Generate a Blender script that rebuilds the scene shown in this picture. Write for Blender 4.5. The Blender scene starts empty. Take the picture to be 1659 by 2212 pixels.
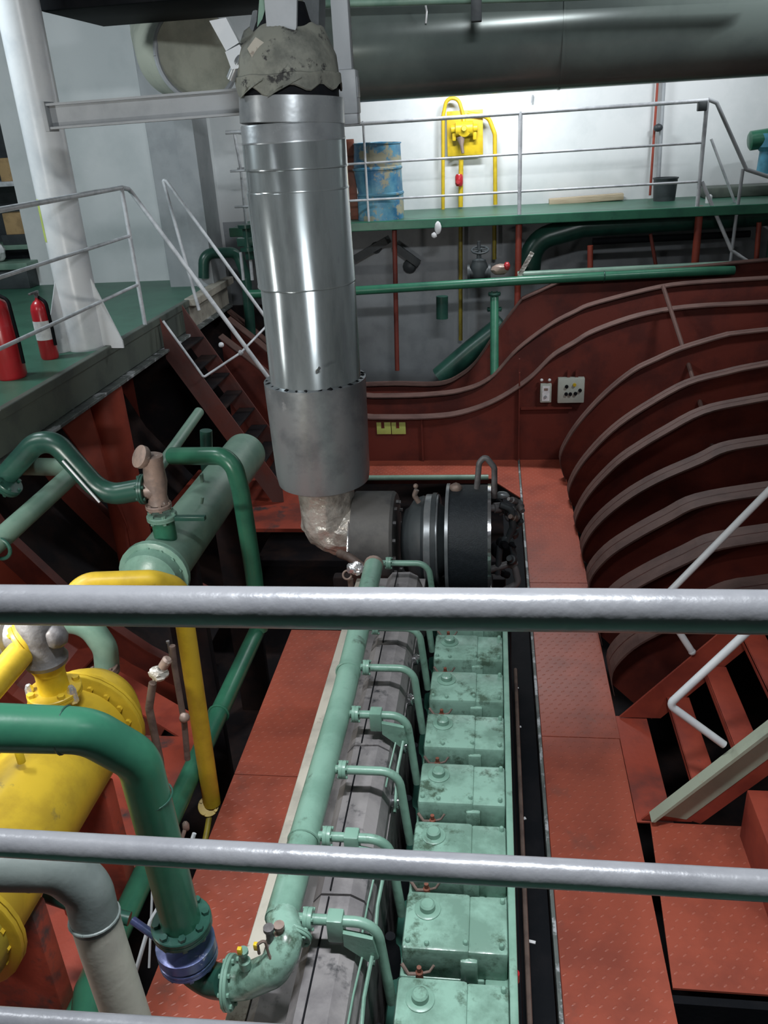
import bpy, bmesh, math, random
from mathutils import Vector, Matrix, noise
random.seed(7)
sc = bpy.context.scene
col = sc.collection
PI = math.pi
V = Vector
# ---------------------------------------------------------------- camera (position and turn found from the photo)
PITCH, ROLL, YAW, F, H = 0.42889075, -0.06005205, -0.1424737, 1809.516, 3.6
FW = V((math.sin(YAW)*math.cos(PITCH), math.cos(YAW)*math.cos(PITCH), -math.sin(PITCH)))
RT = V((math.cos(YAW), -math.sin(YAW), 0)); UP = RT.cross(FW)
R2 = RT*math.cos(ROLL)+UP*math.sin(ROLL); U2 = -RT*math.sin(ROLL)+UP*math.cos(ROLL)
def W(px, py, X=None, Y=None, Z=None, D=None):
    """survey a point of the place: the sight line through a photo pixel met with a plane of the room"""
    d = FW+R2*((px-829.5)/F)-U2*((py-1106)/F)
    if X is not None: t = X/d.x
    elif Y is not None: t = Y/d.y
    elif Z is not None: t = (Z-H)/d.z
    else: t = D
    return V((0, 0, H))+d*t
cam = bpy.data.cameras.new('camera'); co = bpy.data.objects.new('camera', cam); col.objects.link(co)
M = Matrix((R2, U2, -FW)).transposed().to_4x4(); M.translation = V((0, 0, H)); co.matrix_world = M
cam.sensor_fit = 'VERTICAL'; cam.sensor_height = 24; cam.lens = F/2212*24; cam.clip_start = .05
sc.camera = co
sc.view_settings.view_transform = 'Standard'; sc.view_settings.look = 'None'
sc.view_settings.gamma = 1; sc.view_settings.use_curve_mapping = False
sc.view_settings.exposure = 0

# ---------------------------------------------------------------- materials
MT = {}
def mat(name, c1, c2=None, rough=.5, metal=0, scale=6, lo=.45, hi=.62, bump=.15, bscale=30, spots=None, sp=(.68, .74), spscale=9, tread=False, stretch=None, coat=0):
    m = bpy.data.materials.new(name); m.use_nodes = True; nt = m.node_tree; N = nt.nodes; L = nt.links
    b = N['Principled BSDF']; b.inputs['Roughness'].default_value = rough; b.inputs['Metallic'].default_value = metal
    b.inputs['Coat Weight'].default_value = coat
    tc = N.new('ShaderNodeTexCoord'); mp = N.new('ShaderNodeMapping'); L.new(tc.outputs['Object'], mp.inputs[0])
    if stretch: mp.inputs['Scale'].default_value = stretch
    n1 = N.new('ShaderNodeTexNoise'); n1.inputs['Scale'].default_value = scale; n1.inputs['Detail'].default_value = 6; n1.inputs['Roughness'].default_value = .62
    L.new(mp.outputs[0], n1.inputs[0])
    r1 = N.new('ShaderNodeMapRange'); r1.inputs[1].default_value = lo; r1.inputs[2].default_value = hi; L.new(n1.outputs[0], r1.inputs[0])
    mx = N.new('ShaderNodeMix'); mx.data_type = 'RGBA'; c2 = c2 or tuple(v*.72 for v in c1)
    mx.inputs[6].default_value = (*c1, 1); mx.inputs[7].default_value = (*c2, 1); L.new(r1.outputs[0], mx.inputs[0])
    out = mx.outputs[2]
    if spots:
        n2 = N.new('ShaderNodeTexNoise'); n2.inputs['Scale'].default_value = spscale; n2.inputs['Detail'].default_value = 5; n2.inputs['Roughness'].default_value = .7
        mp2 = N.new('ShaderNodeMapping'); mp2.inputs['Location'].default_value = (3.1, 7.7, 1.3); L.new(mp.outputs[0], mp2.inputs[0]); L.new(mp2.outputs[0], n2.inputs[0])
        r2 = N.new('ShaderNodeMapRange'); r2.inputs[1].default_value = sp[0]; r2.inputs[2].default_value = sp[1]; L.new(n2.outputs[0], r2.inputs[0])
        m2 = N.new('ShaderNodeMix'); m2.data_type = 'RGBA'; L.new(r2.outputs[0], m2.inputs[0]); L.new(out, m2.inputs[6]); m2.inputs[7].default_value = (*spots, 1)
        out = m2.outputs[2]
    bp = N.new('ShaderNodeBump'); bp.inputs['Strength'].default_value = bump; bp.inputs['Distance'].default_value = .01
    n3 = N.new('ShaderNodeTexNoise'); n3.inputs['Scale'].default_value = bscale; n3.inputs['Detail'].default_value = 3; L.new(mp.outputs[0], n3.inputs[0])
    hgt = n3.outputs[0]
    if tread:
        # small raised studs of chequer plate
        sep = N.new('ShaderNodeSeparateXYZ'); L.new(tc.outputs['Object'], sep.inputs[0])
        def mth(op, a, bb=None):
            n = N.new('ShaderNodeMath'); n.operation = op
            for i, v in enumerate((a, bb)):
                if v is None: continue
                if isinstance(v, (int, float)): n.inputs[i].default_value = v
                else: L.new(v, n.inputs[i])
            return n.outputs[0]
        S = 21
        row = mth('FLOOR', mth('MULTIPLY', sep.outputs[1], S))
        off = mth('MULTIPLY', mth('PINGPONG', row, 1), .5)
        fx = mth('SUBTRACT', mth('FRACT', mth('ADD', mth('MULTIPLY', sep.outputs[0], S*.8), off)), .5)
        fy = mth('SUBTRACT', mth('FRACT', mth('MULTIPLY', sep.outputs[1], S)), .5)
        u = mth('ADD', mth('MULTIPLY', fx, 1.6), mth('MULTIPLY', fy, 1.6)); v = mth('SUBTRACT', mth('MULTIPLY', fx, 4.2), mth('MULTIPLY', fy, 4.2))
        d = mth('SQRT', mth('ADD', mth('MULTIPLY', u, u), mth('MULTIPLY', v, v)))
        rr = N.new('ShaderNodeMapRange'); rr.inputs[1].default_value = .62; rr.inputs[2].default_value = .3; L.new(d, rr.inputs[0])
        m3 = N.new('ShaderNodeMix'); m3.data_type = 'RGBA'; L.new(mth('MULTIPLY', rr.outputs[0], .3), m3.inputs[0]); L.new(out, m3.inputs[6]); m3.inputs[7].default_value = (*tread, 1); out = m3.outputs[2]
        hgt = mth('ADD', mth('MULTIPLY', hgt, .25), rr.outputs[0])
    if name in ('black', 'bilge_shade'): b.inputs['Specular IOR Level'].default_value = .1
    L.new(hgt, bp.inputs['Height']); L.new(bp.outputs[0], b.inputs['Normal']); L.new(out, b.inputs['Base Color'])
    MT[name] = m; return m
def glow(name, c, s):
    m = bpy.data.materials.new(name); m.use_nodes = True; b = m.node_tree.nodes['Principled BSDF']
    b.inputs['Base Color'].default_value = (*c, 1); b.inputs['Emission Color'].default_value = (*c, 1); b.inputs['Emission Strength'].default_value = s; MT[name] = m
mat('rail', (.235, .24, .26), (.19, .195, .215), .30, .1, 5, bump=.12, bscale=50, spots=(.13, .13, .15), sp=(.72, .76), spscale=14)
mat('rail_far', (.62, .64, .67), (.45, .47, .5), .45, .1, 8, bump=.05)
mat('white', (.72, .74, .75), (.64, .67, .68), .55, 0, 1.2, bump=.04, spots=(.40, .40, .38), sp=(.74, .85), spscale=2.5)
mat('white_paint', (.72, .74, .76), (.62, .65, .68), .3, 0, 3, bump=.08, spots=(.45, .45, .44), sp=(.72, .8), spscale=8)
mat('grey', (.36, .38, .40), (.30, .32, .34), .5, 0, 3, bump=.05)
mat('grey_dark', (.05, .06, .065), (.03, .035, .04), .5, 0, 3)
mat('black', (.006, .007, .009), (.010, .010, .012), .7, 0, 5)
mat('bilge_shade', (.016, .014, .016), (.035, .022, .02), .6, 0, 2.5, bump=.3, bscale=8)  # near-black, the shade of the pit put into the colour
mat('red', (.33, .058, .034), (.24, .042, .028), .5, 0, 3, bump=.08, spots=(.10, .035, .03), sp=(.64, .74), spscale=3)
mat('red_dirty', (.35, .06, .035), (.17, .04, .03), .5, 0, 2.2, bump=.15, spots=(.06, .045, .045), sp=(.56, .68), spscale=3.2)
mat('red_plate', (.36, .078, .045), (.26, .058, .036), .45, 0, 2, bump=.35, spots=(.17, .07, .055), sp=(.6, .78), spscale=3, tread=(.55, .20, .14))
mat('hull', (.14, .022, .013), (.085, .014, .010), .6, 0, 2.5, bump=.1)  # red paint darkened, shade on the hull put into the colour
mat('stringer_brown', (.13, .06, .055), (.16, .045, .035), .5, 0, 2)
mat('flange_dust', (.11, .056, .046), (.075, .036, .03), .7, 0, 4)  # dust colour, darkened as well for the shade on the hull
mat('green', (.035, .16, .095), (.025, .12, .075), .3, 0, 4, bump=.05, spots=(.02, .07, .05), sp=(.66, .76))
mat('green_dark', (.02, .075, .055), (.014, .05, .04), .32, 0, 4, bump=.05)
mat('green_grey', (.19, .30, .235), (.13, .23, .18), .38, 0, 3, bump=.05)
mat('green_deck', (.045, .15, .10), (.035, .12, .08), .42, 0, 3, bump=.05, spots=(.16, .26, .22), sp=(.66, .76), spscale=5)
mat('green_edge', (.10, .12, .10), (.07, .085, .075), .5, 0, 3, bump=.1)
mat('mint', (.18, .315, .25), (.135, .25, .195), .34, 0, 5, bump=.15, spots=(.075, .12, .09), sp=(.60, .72), spscale=9)
mat('mint_oily', (.22, .37, .30), (.14, .24, .19), .25, 0, 6, lo=.42, hi=.6, bump=.3, bscale=12, spots=(.06, .10, .07), sp=(.53, .66), spscale=9)
mat('lagging', (.24, .225, .225), (.15, .14, .145), .6, .1, 4, bump=.35, bscale=16, spots=(.035, .035, .04), sp=(.56, .66), spscale=5)
mat('lagging_dark', (.13, .125, .12), (.08, .078, .078), .6, .1, 4, bump=.3, bscale=16)
mat('beige', (.42, .39, .33), (.30, .28, .24), .5, 0, 4, bump=.1, spots=(.2, .16, .13), sp=(.62, .7))
mat('zinc', (.40, .44, .45), (.25, .28, .29), .2, .62, 2.5, bump=.12, bscale=3, spots=(.30, .32, .34), sp=(.6, .72), spscale=5, stretch=(1.6, 1.6, .35))
mat('zinc_dull', (.34, .36, .375), (.22, .24, .255), .34, .5, 3, bump=.25, bscale=8, spots=(.5, .52, .54), sp=(.64, .74), spscale=6)
mat('insul', (.23, .235, .20), (.12, .125, .11), .75, .1, 5, bump=.5, bscale=12, spots=(.03, .03, .03), sp=(.58, .64), spscale=7)
mat('foil', (.62, .59, .54), (.34, .31, .28), .3, .35, 7, bump=1, bscale=26)
mat('foil_bright', (.9, .9, .9), (.7, .7, .72), .22, .7, 8, bump=1, bscale=30)
mat('yellow', (.60, .41, .03), (.45, .30, .025), .4, 0, 4, bump=.1, bscale=14, spots=(.22, .17, .05), sp=(.64, .74), spscale=7)
mat('yellow_clean', (.70, .49, .02), (.58, .40, .02), .4, 0, 6)
mat('yellow_dirty', (.34, .27, .03), (.22, .17, .03), .5, 0, 6, bump=.4, bscale=14)
mat('bare', (.20, .195, .20), (.11, .10, .10), .5, .3, 8, bump=.5, bscale=20, spots=(.40, .39, .37), sp=(.66, .72), spscale=14)
mat('bronze', (.33, .24, .20), (.22, .17, .15), .45, .2, 9, bump=.3, bscale=18, spots=(.65, .6, .55), sp=(.66, .72))
mat('rusty', (.17, .12, .10), (.10, .07, .06), .6, .1, 9, bump=.3)
mat('blue_valve', (.10, .12, .30), (.05, .09, .15), .3, .2, 7, bump=.2, bscale=20, spots=(.5, .52, .6), sp=(.66, .72), spscale=11)
mat('duct', (.115, .14, .13), (.09, .11, .105), .22, .2, 1.5, bump=.05, bscale=3)
mat('cream_lit', (.50, .49, .42), (.40, .39, .34), .45, 0, 3, bump=.1)  # drop pipe paint as lit
mat('cream_shaded', (.20, .235, .225), (.15, .18, .175), .45, 0, 3)  # same pipe paint with shade put into the colour
mat('ext_red', (.50, .02, .03), (.42, .02, .025), .28, 0, 4, bump=.02, coat=.4)
mat('barrel', (.035, .16, .30), (.12, .31, .42), .45, 0, 3.5, bump=.3, bscale=5, spots=(.33, .31, .22), sp=(.51, .57), spscale=3.2)
mat('duct_cream', (.46, .48, .40), (.34, .36, .30), .5, 0, 3)
mat('sky_blue', (.10, .35, .50), None, .45)
mat('cardboard', (.50, .33, .16), None, .8)
mat('wood', (.55, .45, .32), (.42, .33, .22), .7, 0, 8, stretch=(.4, 6, 6))
mat('red_brown', (.20, .06, .035), (.14, .05, .03), .6)
mat('box_grey', (.50, .53, .47), (.45, .48, .43), .5)
mat('paper', (.85, .85, .86), (.7, .7, .72), .8, 0, 20)
mat('sign', (.50, .60, .16), (.44, .53, .14), .5)
mat('chrome', (.8, .8, .82), (.55, .55, .58), .15, .95, 9)
mat('air_filter', (.012, .017, .022), (.018, .024, .03), .6, 0, 40, bump=.3, bscale=120)
mat('stair_pale', (.36, .40, .31), (.30, .34, .27), .5, 0, 3, spots=(.34, .08, .05), sp=(.6, .7), spscale=3)
mat('edge_worn', (.13, .15, .14), (.07, .08, .08), .6, 0, 5, spots=(.46, .48, .50), sp=(.53, .6), spscale=6, bump=.6, bscale=15)
glow('tube_light', (.92, .97, 1), 9)

# ---------------------------------------------------------------- mesh helpers
def perp(d):
    a = V((0, 0, 1)) if abs(d.z) < .9 else V((1, 0, 0))
    u = d.cross(a).normalized(); return u, d.cross(u).normalized()
def fillet(pts, r, n=7):
    pts = [V(p) for p in pts]
    if r <= 0 or len(pts) < 3: return pts
    out = [pts[0]]
    for i in range(1, len(pts)-1):
        a, b, c = pts[i-1], pts[i], pts[i+1]
        u = (a-b); w = (c-b); lu, lw = u.length, w.length; u.normalize(); w.normalize()
        ang = u.angle(w)
        if ang > PI-.05: out.append(b); continue
        t = min(r/math.tan(ang/2), lu*.49, lw*.49)
        rr = t*math.tan(ang/2); cen = b+(u+w).normalized()*(rr/math.sin(ang/2))
        p0 = b+u*t-cen; p1 = b+w*t-cen; ax = p0.cross(p1).normalized(); th = p0.angle(p1)
        for k in range(n+1): out.append(cen+Matrix.Rotation(th*k/n, 3, ax) @ p0)
    out.append(pts[-1]); return out
class MB:
    def __init__(s): s.b = bmesh.new()
    def face(s, vs):
        try: return s.b.faces.new(vs)
        except ValueError: return None
    def box(s, lo, hi, bev=0, rot=None, cen=None):
        lo, hi = V(lo), V(hi); c = (lo+hi)/2; e = (hi-lo)
        r = bmesh.ops.create_cube(s.b, size=1)
        for v in r['verts']:
            v.co = V((v.co.x*e.x, v.co.y*e.y, v.co.z*e.z))
        if bev:
            es = set()
            for v in r['verts']: es.update(v.link_edges)
            rb = bmesh.ops.bevel(s.b, geom=list(es), offset=bev, segments=2, affect='EDGES', profile=.5)
            vs = set(rb['verts']); 
            for v in list(vs):
                for f in v.link_faces: vs.update(f.verts)
        else: vs = set(r['verts'])
        for v in vs:
            if rot is not None: v.co = rot @ v.co
            v.co += c
        return s
    def bar(s, a, b, w, h, up=(0, 0, 1), bev=0):
        a, b = V(a), V(b); d = (b-a).normalized(); sd = d.cross(V(up)).normalized(); u = sd.cross(d)
        R = Matrix((d, sd, u)).transposed(); L = (b-a).length; c = (a+b)/2
        s.box(c-V((L, w, h))/2, c+V((L, w, h))/2, bev, R); return s
    def tube(s, pts, r, n=16, bend=0, caps=True, r2=None):
        pts = fillet(pts, bend); rings = []; m = len(pts)
        d = (pts[1]-pts[0]).normalized(); u, w = perp(d)
        for i, p in enumerate(pts):
            if i == 0: dn = (pts[1]-pts[0]).normalized()
            elif i == m-1: dn = (pts[-1]-pts[-2]).normalized()
            else:
                dn = ((pts[i]-pts[i-1]).normalized()+(pts[i+1]-pts[i]).normalized())
                dn = dn.normalized() if dn.length > 1e-6 else d
            q = d.rotation_difference(dn); u = q @ u; d = dn; u = (u-d*u.dot(d)).normalized(); w = d.cross(u)
            rr = r if r2 is None else r+(r2-r)*i/(m-1)
            rings.append([s.b.verts.new(p+(u*math.cos(2*PI*k/n)+w*math.sin(2*PI*k/n))*rr) for k in range(n)])
        for a, c in zip(rings, rings[1:]):
            for k in range(n): s.face((a[k], a[(k+1) % n], c[(k+1) % n], c[k]))
        if caps: s.face(rings[0][::-1]); s.face(rings[-1])
        return s
    def lathe(s, o, d, prof, n=24, jag=0, cap=True):
        o = V(o); d = V(d).normalized(); u, w = perp(d); rings = []
        for i, (t, r) in enumerate(prof):
            ring = []
            for k in range(n):
                j = random.uniform(-jag, jag) if jag and i in (0, len(prof)-1) else 0
                ring.append(s.b.verts.new(o+d*(t+j)+(u*math.cos(2*PI*k/n)+w*math.sin(2*PI*k/n))*max(r, 1e-4)))
            rings.append(ring)
        for a, c in zip(rings, rings[1:]):
            for k in range(n): s.face((a[k], a[(k+1) % n], c[(k+1) % n], c[k]))
        if cap: s.face(rings[0][::-1]); s.face(rings[-1])
        return s
    def flange(s, c, d, r, t, nb=8, br=.012, bc=None):
        """bolted flange pair ring with bolt heads"""
        d = V(d).normalized(); c = V(c); s.lathe(c-d*t/2, d, [(0, r*.97), (t*.1, r), (t*.45, r), (t*.47, r*.96), (t*.53, r*.96), (t*.55, r), (t*.9, r), (t, r*.97)], 28)
        u, w = perp(d)
        for k in range(nb):
            a = 2*PI*(k+.5)/nb; p = c+(u*math.cos(a)+w*math.sin(a))*(bc or r*.82); s.lathe(p-d*(t/2+br), d, [(0, br), (t+2*br, br)], 6)
        return s
    def prism(s, pts, ext):
        ext = V(ext); a = [s.b.verts.new(V(p)) for p in pts]; b = [s.b.verts.new(V(p)+ext) for p in pts]; n = len(a)
        s.face(a[::-1]); s.face(b)
        for k in range(n): s.face((a[k], a[(k+1) % n], b[(k+1) % n], b[k]))
        return s
    def ribbon(s, A, B, th):
        """thin solid strip between polyline A and polyline B"""
        n = len(A); A = [V(p) for p in A]; B = [V(p) for p in B]; th = V(th)
        q = [[s.b.verts.new(p) for p in L] for L in (A, B, [p+th for p in B], [p+th for p in A])]
        for i in range(n-1):
            for j in range(4): s.face((q[j][i], q[(j+1) % 4][i], q[(j+1) % 4][i+1], q[j][i+1]))
        s.face([q[j][0] for j in range(4)][::-1]); s.face([q[j][-1] for j in range(4)]); return s
    def ball(s, c, r, sc_=(1, 1, 1), sub=2, jag=0):
        g = bmesh.ops.create_icosphere(s.b, subdivisions=sub, radius=1)
        for v in g['verts']:
            k = 1+random.uniform(-jag, jag); v.co = V(c)+V((v.co.x*sc_[0], v.co.y*sc_[1], v.co.z*sc_[2]))*r*k
        return s
    def torus(s, c, d, R, r, n=24, m=8, a0=0, a1=2*PI):
        d = V(d).normalized(); u, w = perp(d); c = V(c)
        pts = [c+(u*math.cos(a0+(a1-a0)*k/n)+w*math.sin(a0+(a1-a0)*k/n))*R for k in range(n+1)]
        return s.tube(pts, r, m)
    def wheel(s, c, d, R, r):
        d = V(d).normalized(); s.torus(c, d, R, r); u, w = perp(d); c = V(c)
        for k in range(3):
            a = PI*k/3; e = (u*math.cos(a)+w*math.sin(a))*R; s.tube([c-e, c+e], r*.7, 6)
        s.lathe(c-d*r*1.6, d, [(0, r*2.4), (r*3.2, r*2.4)], 10); return s
    def build(s, name, m, parent=None, smooth=True, kind=None, ang=38, **kw):
        bmesh.ops.recalc_face_normals(s.b, faces=s.b.faces[:])
        me = bpy.data.meshes.new(name); s.b.to_mesh(me); s.b.free(); me.materials.append(MT[m])
        if smooth:
            for p in me.polygons: p.use_smooth = True
            me.set_sharp_from_angle(angle=math.radians(ang))
        o = bpy.data.objects.new(name, me); col.objects.link(o)
        if parent is not None: o.parent = parent; o.location = -parent_loc(parent)
        if kind: o['kind'] = kind
        return o
def parent_loc(p):
    l = V(p.location)
    if p.parent: l = l+parent_loc(p.parent)
    return l
def tag(o, label, cat, group=None):
    o['label'] = label; o['category'] = cat
    if group: o['group'] = group
    return o
def thing(name, label, cat, loc=(0, 0, 0), group=None):
    o = bpy.data.objects.new(name, None); o.empty_display_size = .1; col.objects.link(o); o.location = V(loc)
    return tag(o, label, cat, group)
def struct(name, mb, m, **k): return mb.build(name, m, kind='structure', smooth=False, **k)
def pipe(name, label, pts, r, m, bend=.12, cat='pipe', n=18, group=None, loc=None):
    t = thing(name, label, cat, loc or pts[0], group)
    MB().tube(pts, r, n, bend).build('pipe_run', m, t); return t
def copy_tree(o, parent=None, dz=None):
    c = o.copy(); col.objects.link(c); c.parent = parent
    for ch in list(o.children): copy_tree(ch, c)
    return c

# ================================================================ SETTING
RX, LX = .29, -1.6           # trench edge beside the engine, outer edge of the left floor plates
def plate(x0, x1, y0, y1, m='red_plate', z=0, th=.012): struct('floor', MB().box((x0, y0, z-th), (x1, y1, z), .002), m)
# right hand walkway in separate chequer plates
ys = [-1.2, 1.05, 4.36, 6.35, 9.25]
for a, b in zip(ys, ys[1:]): plate(RX+.02, (.795 if b < 5 else .80), a+.003, b-.003)
struct('floor', MB().prism([V((.805, 2.66, -.012)), V((.87, 3.66, -.012)), V((3.2, 3.66, -.012)), V((3.2, 2.66, -.012))], (0, 0, .012)), 'red_plate')
plate(.80, 1.0, 3.67, 4.6, 'red_dirty', -.01)
# far plates across the end of the trench, with the cut corner at the right
struct('floor', MB().prism([V((-2.4, 8.68, -.012)), V((-.03, 8.68, -.012)), V((.285, 8.15, -.012)), V((.285, 9.25, -.012)), V((-2.4, 9.25, -.012))], (0, 0, .012)), 'red_plate')
for a, b in ((-1.2, 1.75), (1.756, 3.9), (3.906, 5.55)): plate(LX, -.86, a, b)
for x in (LX+.02, RX+.012):      # girders that carry the plates
    struct('trim_1', MB().box((x-.012, -1.2, -.16), (x+.012, 5.5 if x < 0 else 9.25, -.013)), 'hull')
struct('trim_2', MB().box((RX-.004, -1.2, -.07), (RX+.016, 9.25, .010), .003), 'edge_worn')
struct('floor', MB().box((-6.5, -2, -1.35), (5, 12.4, -1.3)), 'bilge_shade')                       # tank top deep below, pit shade put into its colour
struct('floor', MB().box((-3.6, -.6, -.14), (-1.98, 4.35, -.1)), 'red_dirty')
struct('floor', MB().box((-3.6, 7.6, -.14), (-1.7, 9.25, -.1)), 'red_dirty')
# upper deck at the left, edge girder, deck under the photographer
struct('floor', MB().box((-8, 3.2, 1.91), (-3.42, 10.8, 1.95)), 'green_deck')
struct('floor', MB().box((-2.0, -2.6, 1.88), (1.95, .98, 1.93)), 'green_deck')
struct('trim_3', MB().box((-3.44, 3.2, 1.9), (-3.38, 9.2, 1.975), .008).box((-3.43, 3.2, 1.66), (-3.4, 9.2, 1.9)), 'green_edge')
struct('trim_4', MB().box((-3.46, 3.2, 1.615), (-3.33, 10.6, 1.645), .006), 'edge_worn')
struct('trim_5', MB().box((-3.44, 9.2, 1.9), (-3.3, 10.7, 1.985), .01).box((-3.43, 9.2, 1.645), (-3.4, 10.7, 1.9)), 'beige')  # far end of the girder, light falling there put into a pale colour
# walkway along the far bulkhead
struct('floor', MB().box((-3.3, 10.8, 2.5), (4.6, 12.3, 2.55)), 'green_deck')
struct('trim_6', MB().box((-3.3, 10.76, 2.455), (4.6, 10.82, 2.565), .01), 'green')
# walls
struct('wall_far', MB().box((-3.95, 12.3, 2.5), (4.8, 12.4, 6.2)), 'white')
struct('wall_far_lower', MB().box((-3.95, 12.3, -1.4), (4.8, 12.4, 2.5)), 'grey')  # same wall in grey, dimness under the walkway put into the colour
struct('wall_left', MB().box((-6.05, 10.8, 1.0), (-3.85, 10.9, 6.2)).box((-3.95, 10.8, -1.4), (-3.85, 12.4, 6.2)), 'white')
struct('wall_left_recess', MB().box((-9, 11.9, 1.0), (-6.0, 12.0, 6.2)).box((-9.1, -2.6, 1.0), (-9, 12, 6.2)), 'grey')
struct('wall_right', MB().box((4.7, -2.6, -1.4), (4.8, 12.4, 6.2)), 'white')
struct('wall_back', MB().box((-9, -2.7, -1.4), (4.8, -2.6, 6.2)), 'white')
struct('ceiling', MB().box((-9.1, -2.7, 6.1), (4.8, 12.4, 6.2)), 'grey')
struct('wall_left_lower', MB().box((-4.9, 10.6, -1.4), (-2.35, 10.65, 1.63)), 'bilge_shade')  # dark panel added to paint the black void under the deck
struct('wall_left_lower', MB().box((-4.9, -2, -1.4), (-4.85, 10.8, 1.9)), 'hull')
# red bulkhead at the end of the floor plates with the curved upper edge
Bp = [(806, 902), (921, 901), (996, 892), (1071, 865), (1141, 820), (1193, 770), (1240, 741), (1285, 715), (1380, 682), (1483, 664), (1615, 656)]
Ap = [(806, 856), (909, 854), (996, 844), (1059, 817), (1117, 756), (1186, 704), (1240, 675), (1285, 656), (1428, 620), (1527, 609)]
Cp = [(790, 831), (855, 829), (951, 829), (999, 808), (1029, 781), (1060, 735)]
def smooth_curve(P, n=5):
    P = [V(p) for p in P]; out = []
    for i in range(len(P)-1):
        p0 = P[max(i-1, 0)]; p1 = P[i]; p2 = P[i+1]; p3 = P[min(i+2, len(P)-1)]
        for k in range(n):
            t = k/n; out.append(.5*((2*p1)+(p2-p0)*t+(2*p0-5*p1+4*p2-p3)*t*t+(3*p1-p0-3*p2+p3)*t**3))
    out.append(P[-1]); return out
def hullsection(pix, Y, x_end=4.6):
    c = smooth_curve([W(a, b, Y=Y) for a, b in pix])
    lp = c[0]; left = [V((lp.x-d, Y, lp.z+h)) for d, h in ((1.7, 1.0), (1.4, .74), (1.1, .45), (.8, .22), (.45, .05))]
    c = left[:]+c
    if x_end: c.append(V((x_end, Y, c[-1].z+.06)))
    return c
cB, cA, cC = hullsection(Bp, 9.25), hullsection(Ap, 9.86), hullsection(Cp, 10.47, None)
cC += [V((.35, 10.47, 1.62)), V((.9, 10.47, 1.85)), V((4.6, 10.47, 2.05))]
for c, Y, lab in ((cB, 9.25, 'wall_far_lower'), (cA, 9.86, 'wall_far_lower'), (cC, 10.47, 'wall_far_lower')):
    bot = [V((p.x, Y, -.3)) for p in c]
    struct('wall_far_lower', MB().ribbon(c, bot, (0, .012, 0)), 'hull')
    b = [p+V((0, -.085, 0)) for p in c]; f = [p+V((0, .085, 0)) for p in c]
    struct('trim_7', MB().ribbon(b, f, (0, 0, .014)), 'flange_dust')
struct('trim_8', MB().box((.285, 9.2, 0), (.30, 9.25, 1.05)).box((.285, 9.225, 1.05), (.297, 9.25, 1.2)).box((-.83, 9.215, 0), (-.81, 9.25, .52)), 'hull')
# right hull: curved frames every 0.61 m with the shell behind them
def z5(L): return [(1050+a/2.724, 550+b/2.724) for a, b in L]
FP = [[(415, 1318), (430, 1200), (470, 1090), (560, 960), (700, 810), (860, 680), (1000, 610), (1150, 545), (1400, 470), (1490, 455)],
      [(445, 1458), (480, 1380), (530, 1260), (640, 1120), (780, 990), (960, 870), (1180, 750), (1400, 690), (1580, 650)],
      [(470, 1610), (520, 1540), (600, 1390), (760, 1220), (900, 1120), (1050, 1030), (1270, 915), (1560, 850)],
      [(515, 1800), (560, 1700), (640, 1570), (800, 1430), (1000, 1310), (1250, 1200), (1400, 1130), (1659, 1085)],
      [(545, 1985), (600, 1880), (700, 1750), (860, 1640), (1060, 1530), (1250, 1440), (1659, 1370)]]
curves = []
for i, f in enumerate(FP):
    Y = 8.64-.61*i; c = [W(a, b, Y=Y) for a, b in z5(f)]; c[0].z = -.02; c[0].x = .80 if i else .79
    s = (c[-1]-c[-2]).normalized(); c += [c[-1]+V((.8, 0, max(s.z, .05)*.6)), c[-1]+V((2.0, 0, .35))]
    curves.append(smooth_curve(c, 4))
last = curves[-1]
for j in range(1, 3):      # nearer frames, behind the stairs and rails: same section, hull widening a little
    curves.append([p+V((.012*j, -.61*j, -.05*j*(min(p.x-.7, 1)))) for p in last])
for i, c in enumerate(curves):
    Y = c[0].y
    if 3.75 > Y > 3.5 or Y < 3.9: continue
    inner = [p+V((.30, 0, -.30)) for p in c]
    fw_ = .07+.012*min(i, 5)
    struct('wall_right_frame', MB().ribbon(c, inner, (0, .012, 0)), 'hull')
    struct('trim_9', MB().ribbon([p+V((0, -fw_, 0)) for p in c], [p+V((0, fw_, 0)) for p in c], (.008, 0, -.012)), 'flange_dust')
def shell():
    mb = MB(); prev = None; grid = []
    for c in [curves[0]]+[c for c in curves if True]:
        pass
    secs = [[p+V((0, .62, .03)) for p in curves[0]]]+curves
    secs = [[p+V((.30, 0, -.30)) for p in c] for c in secs]
    n = min(len(c) for c in secs)
    def res(c, m=30):
        L = [0]
        for a, b in zip(c, c[1:]): L.append(L[-1]+(b-a).length)
        out = []
        for k in range(m):
            t = L[-1]*k/(m-1); i = 0
            while i < len(L)-2 and L[i+1] < t: i += 1
            out.append(c[i].lerp(c[i+1], (t-L[i])/(L[i+1]-L[i])))
        return out
    g = [[mb.b.verts.new(p) for p in res(c)] for c in secs]
    for a, b in zip(g, g[1:]):
        for k in range(29): mb.face((a[k], a[k+1], b[k+1], b[k]))
    return mb
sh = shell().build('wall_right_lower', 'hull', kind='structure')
# stringers running along the hull
for (x0, y0, Ya), (x1, y1, Yb) in (((1430, 620, 9.2), (1478, 790, 8.3)),):
    pass
tag(MB().tube([W(1432, 618, Y=9.2), W(1485, 780, Y=8.7), W(1530, 930, Y=7.6), W(1580, 1150, Y=6.5), W(1655, 1290, Y=6.0)], .022, 8).build('conduit_pipe', 'flange_dust'), 'thin dull red conduit running down across the curved hull frames', 'pipe')
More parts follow.
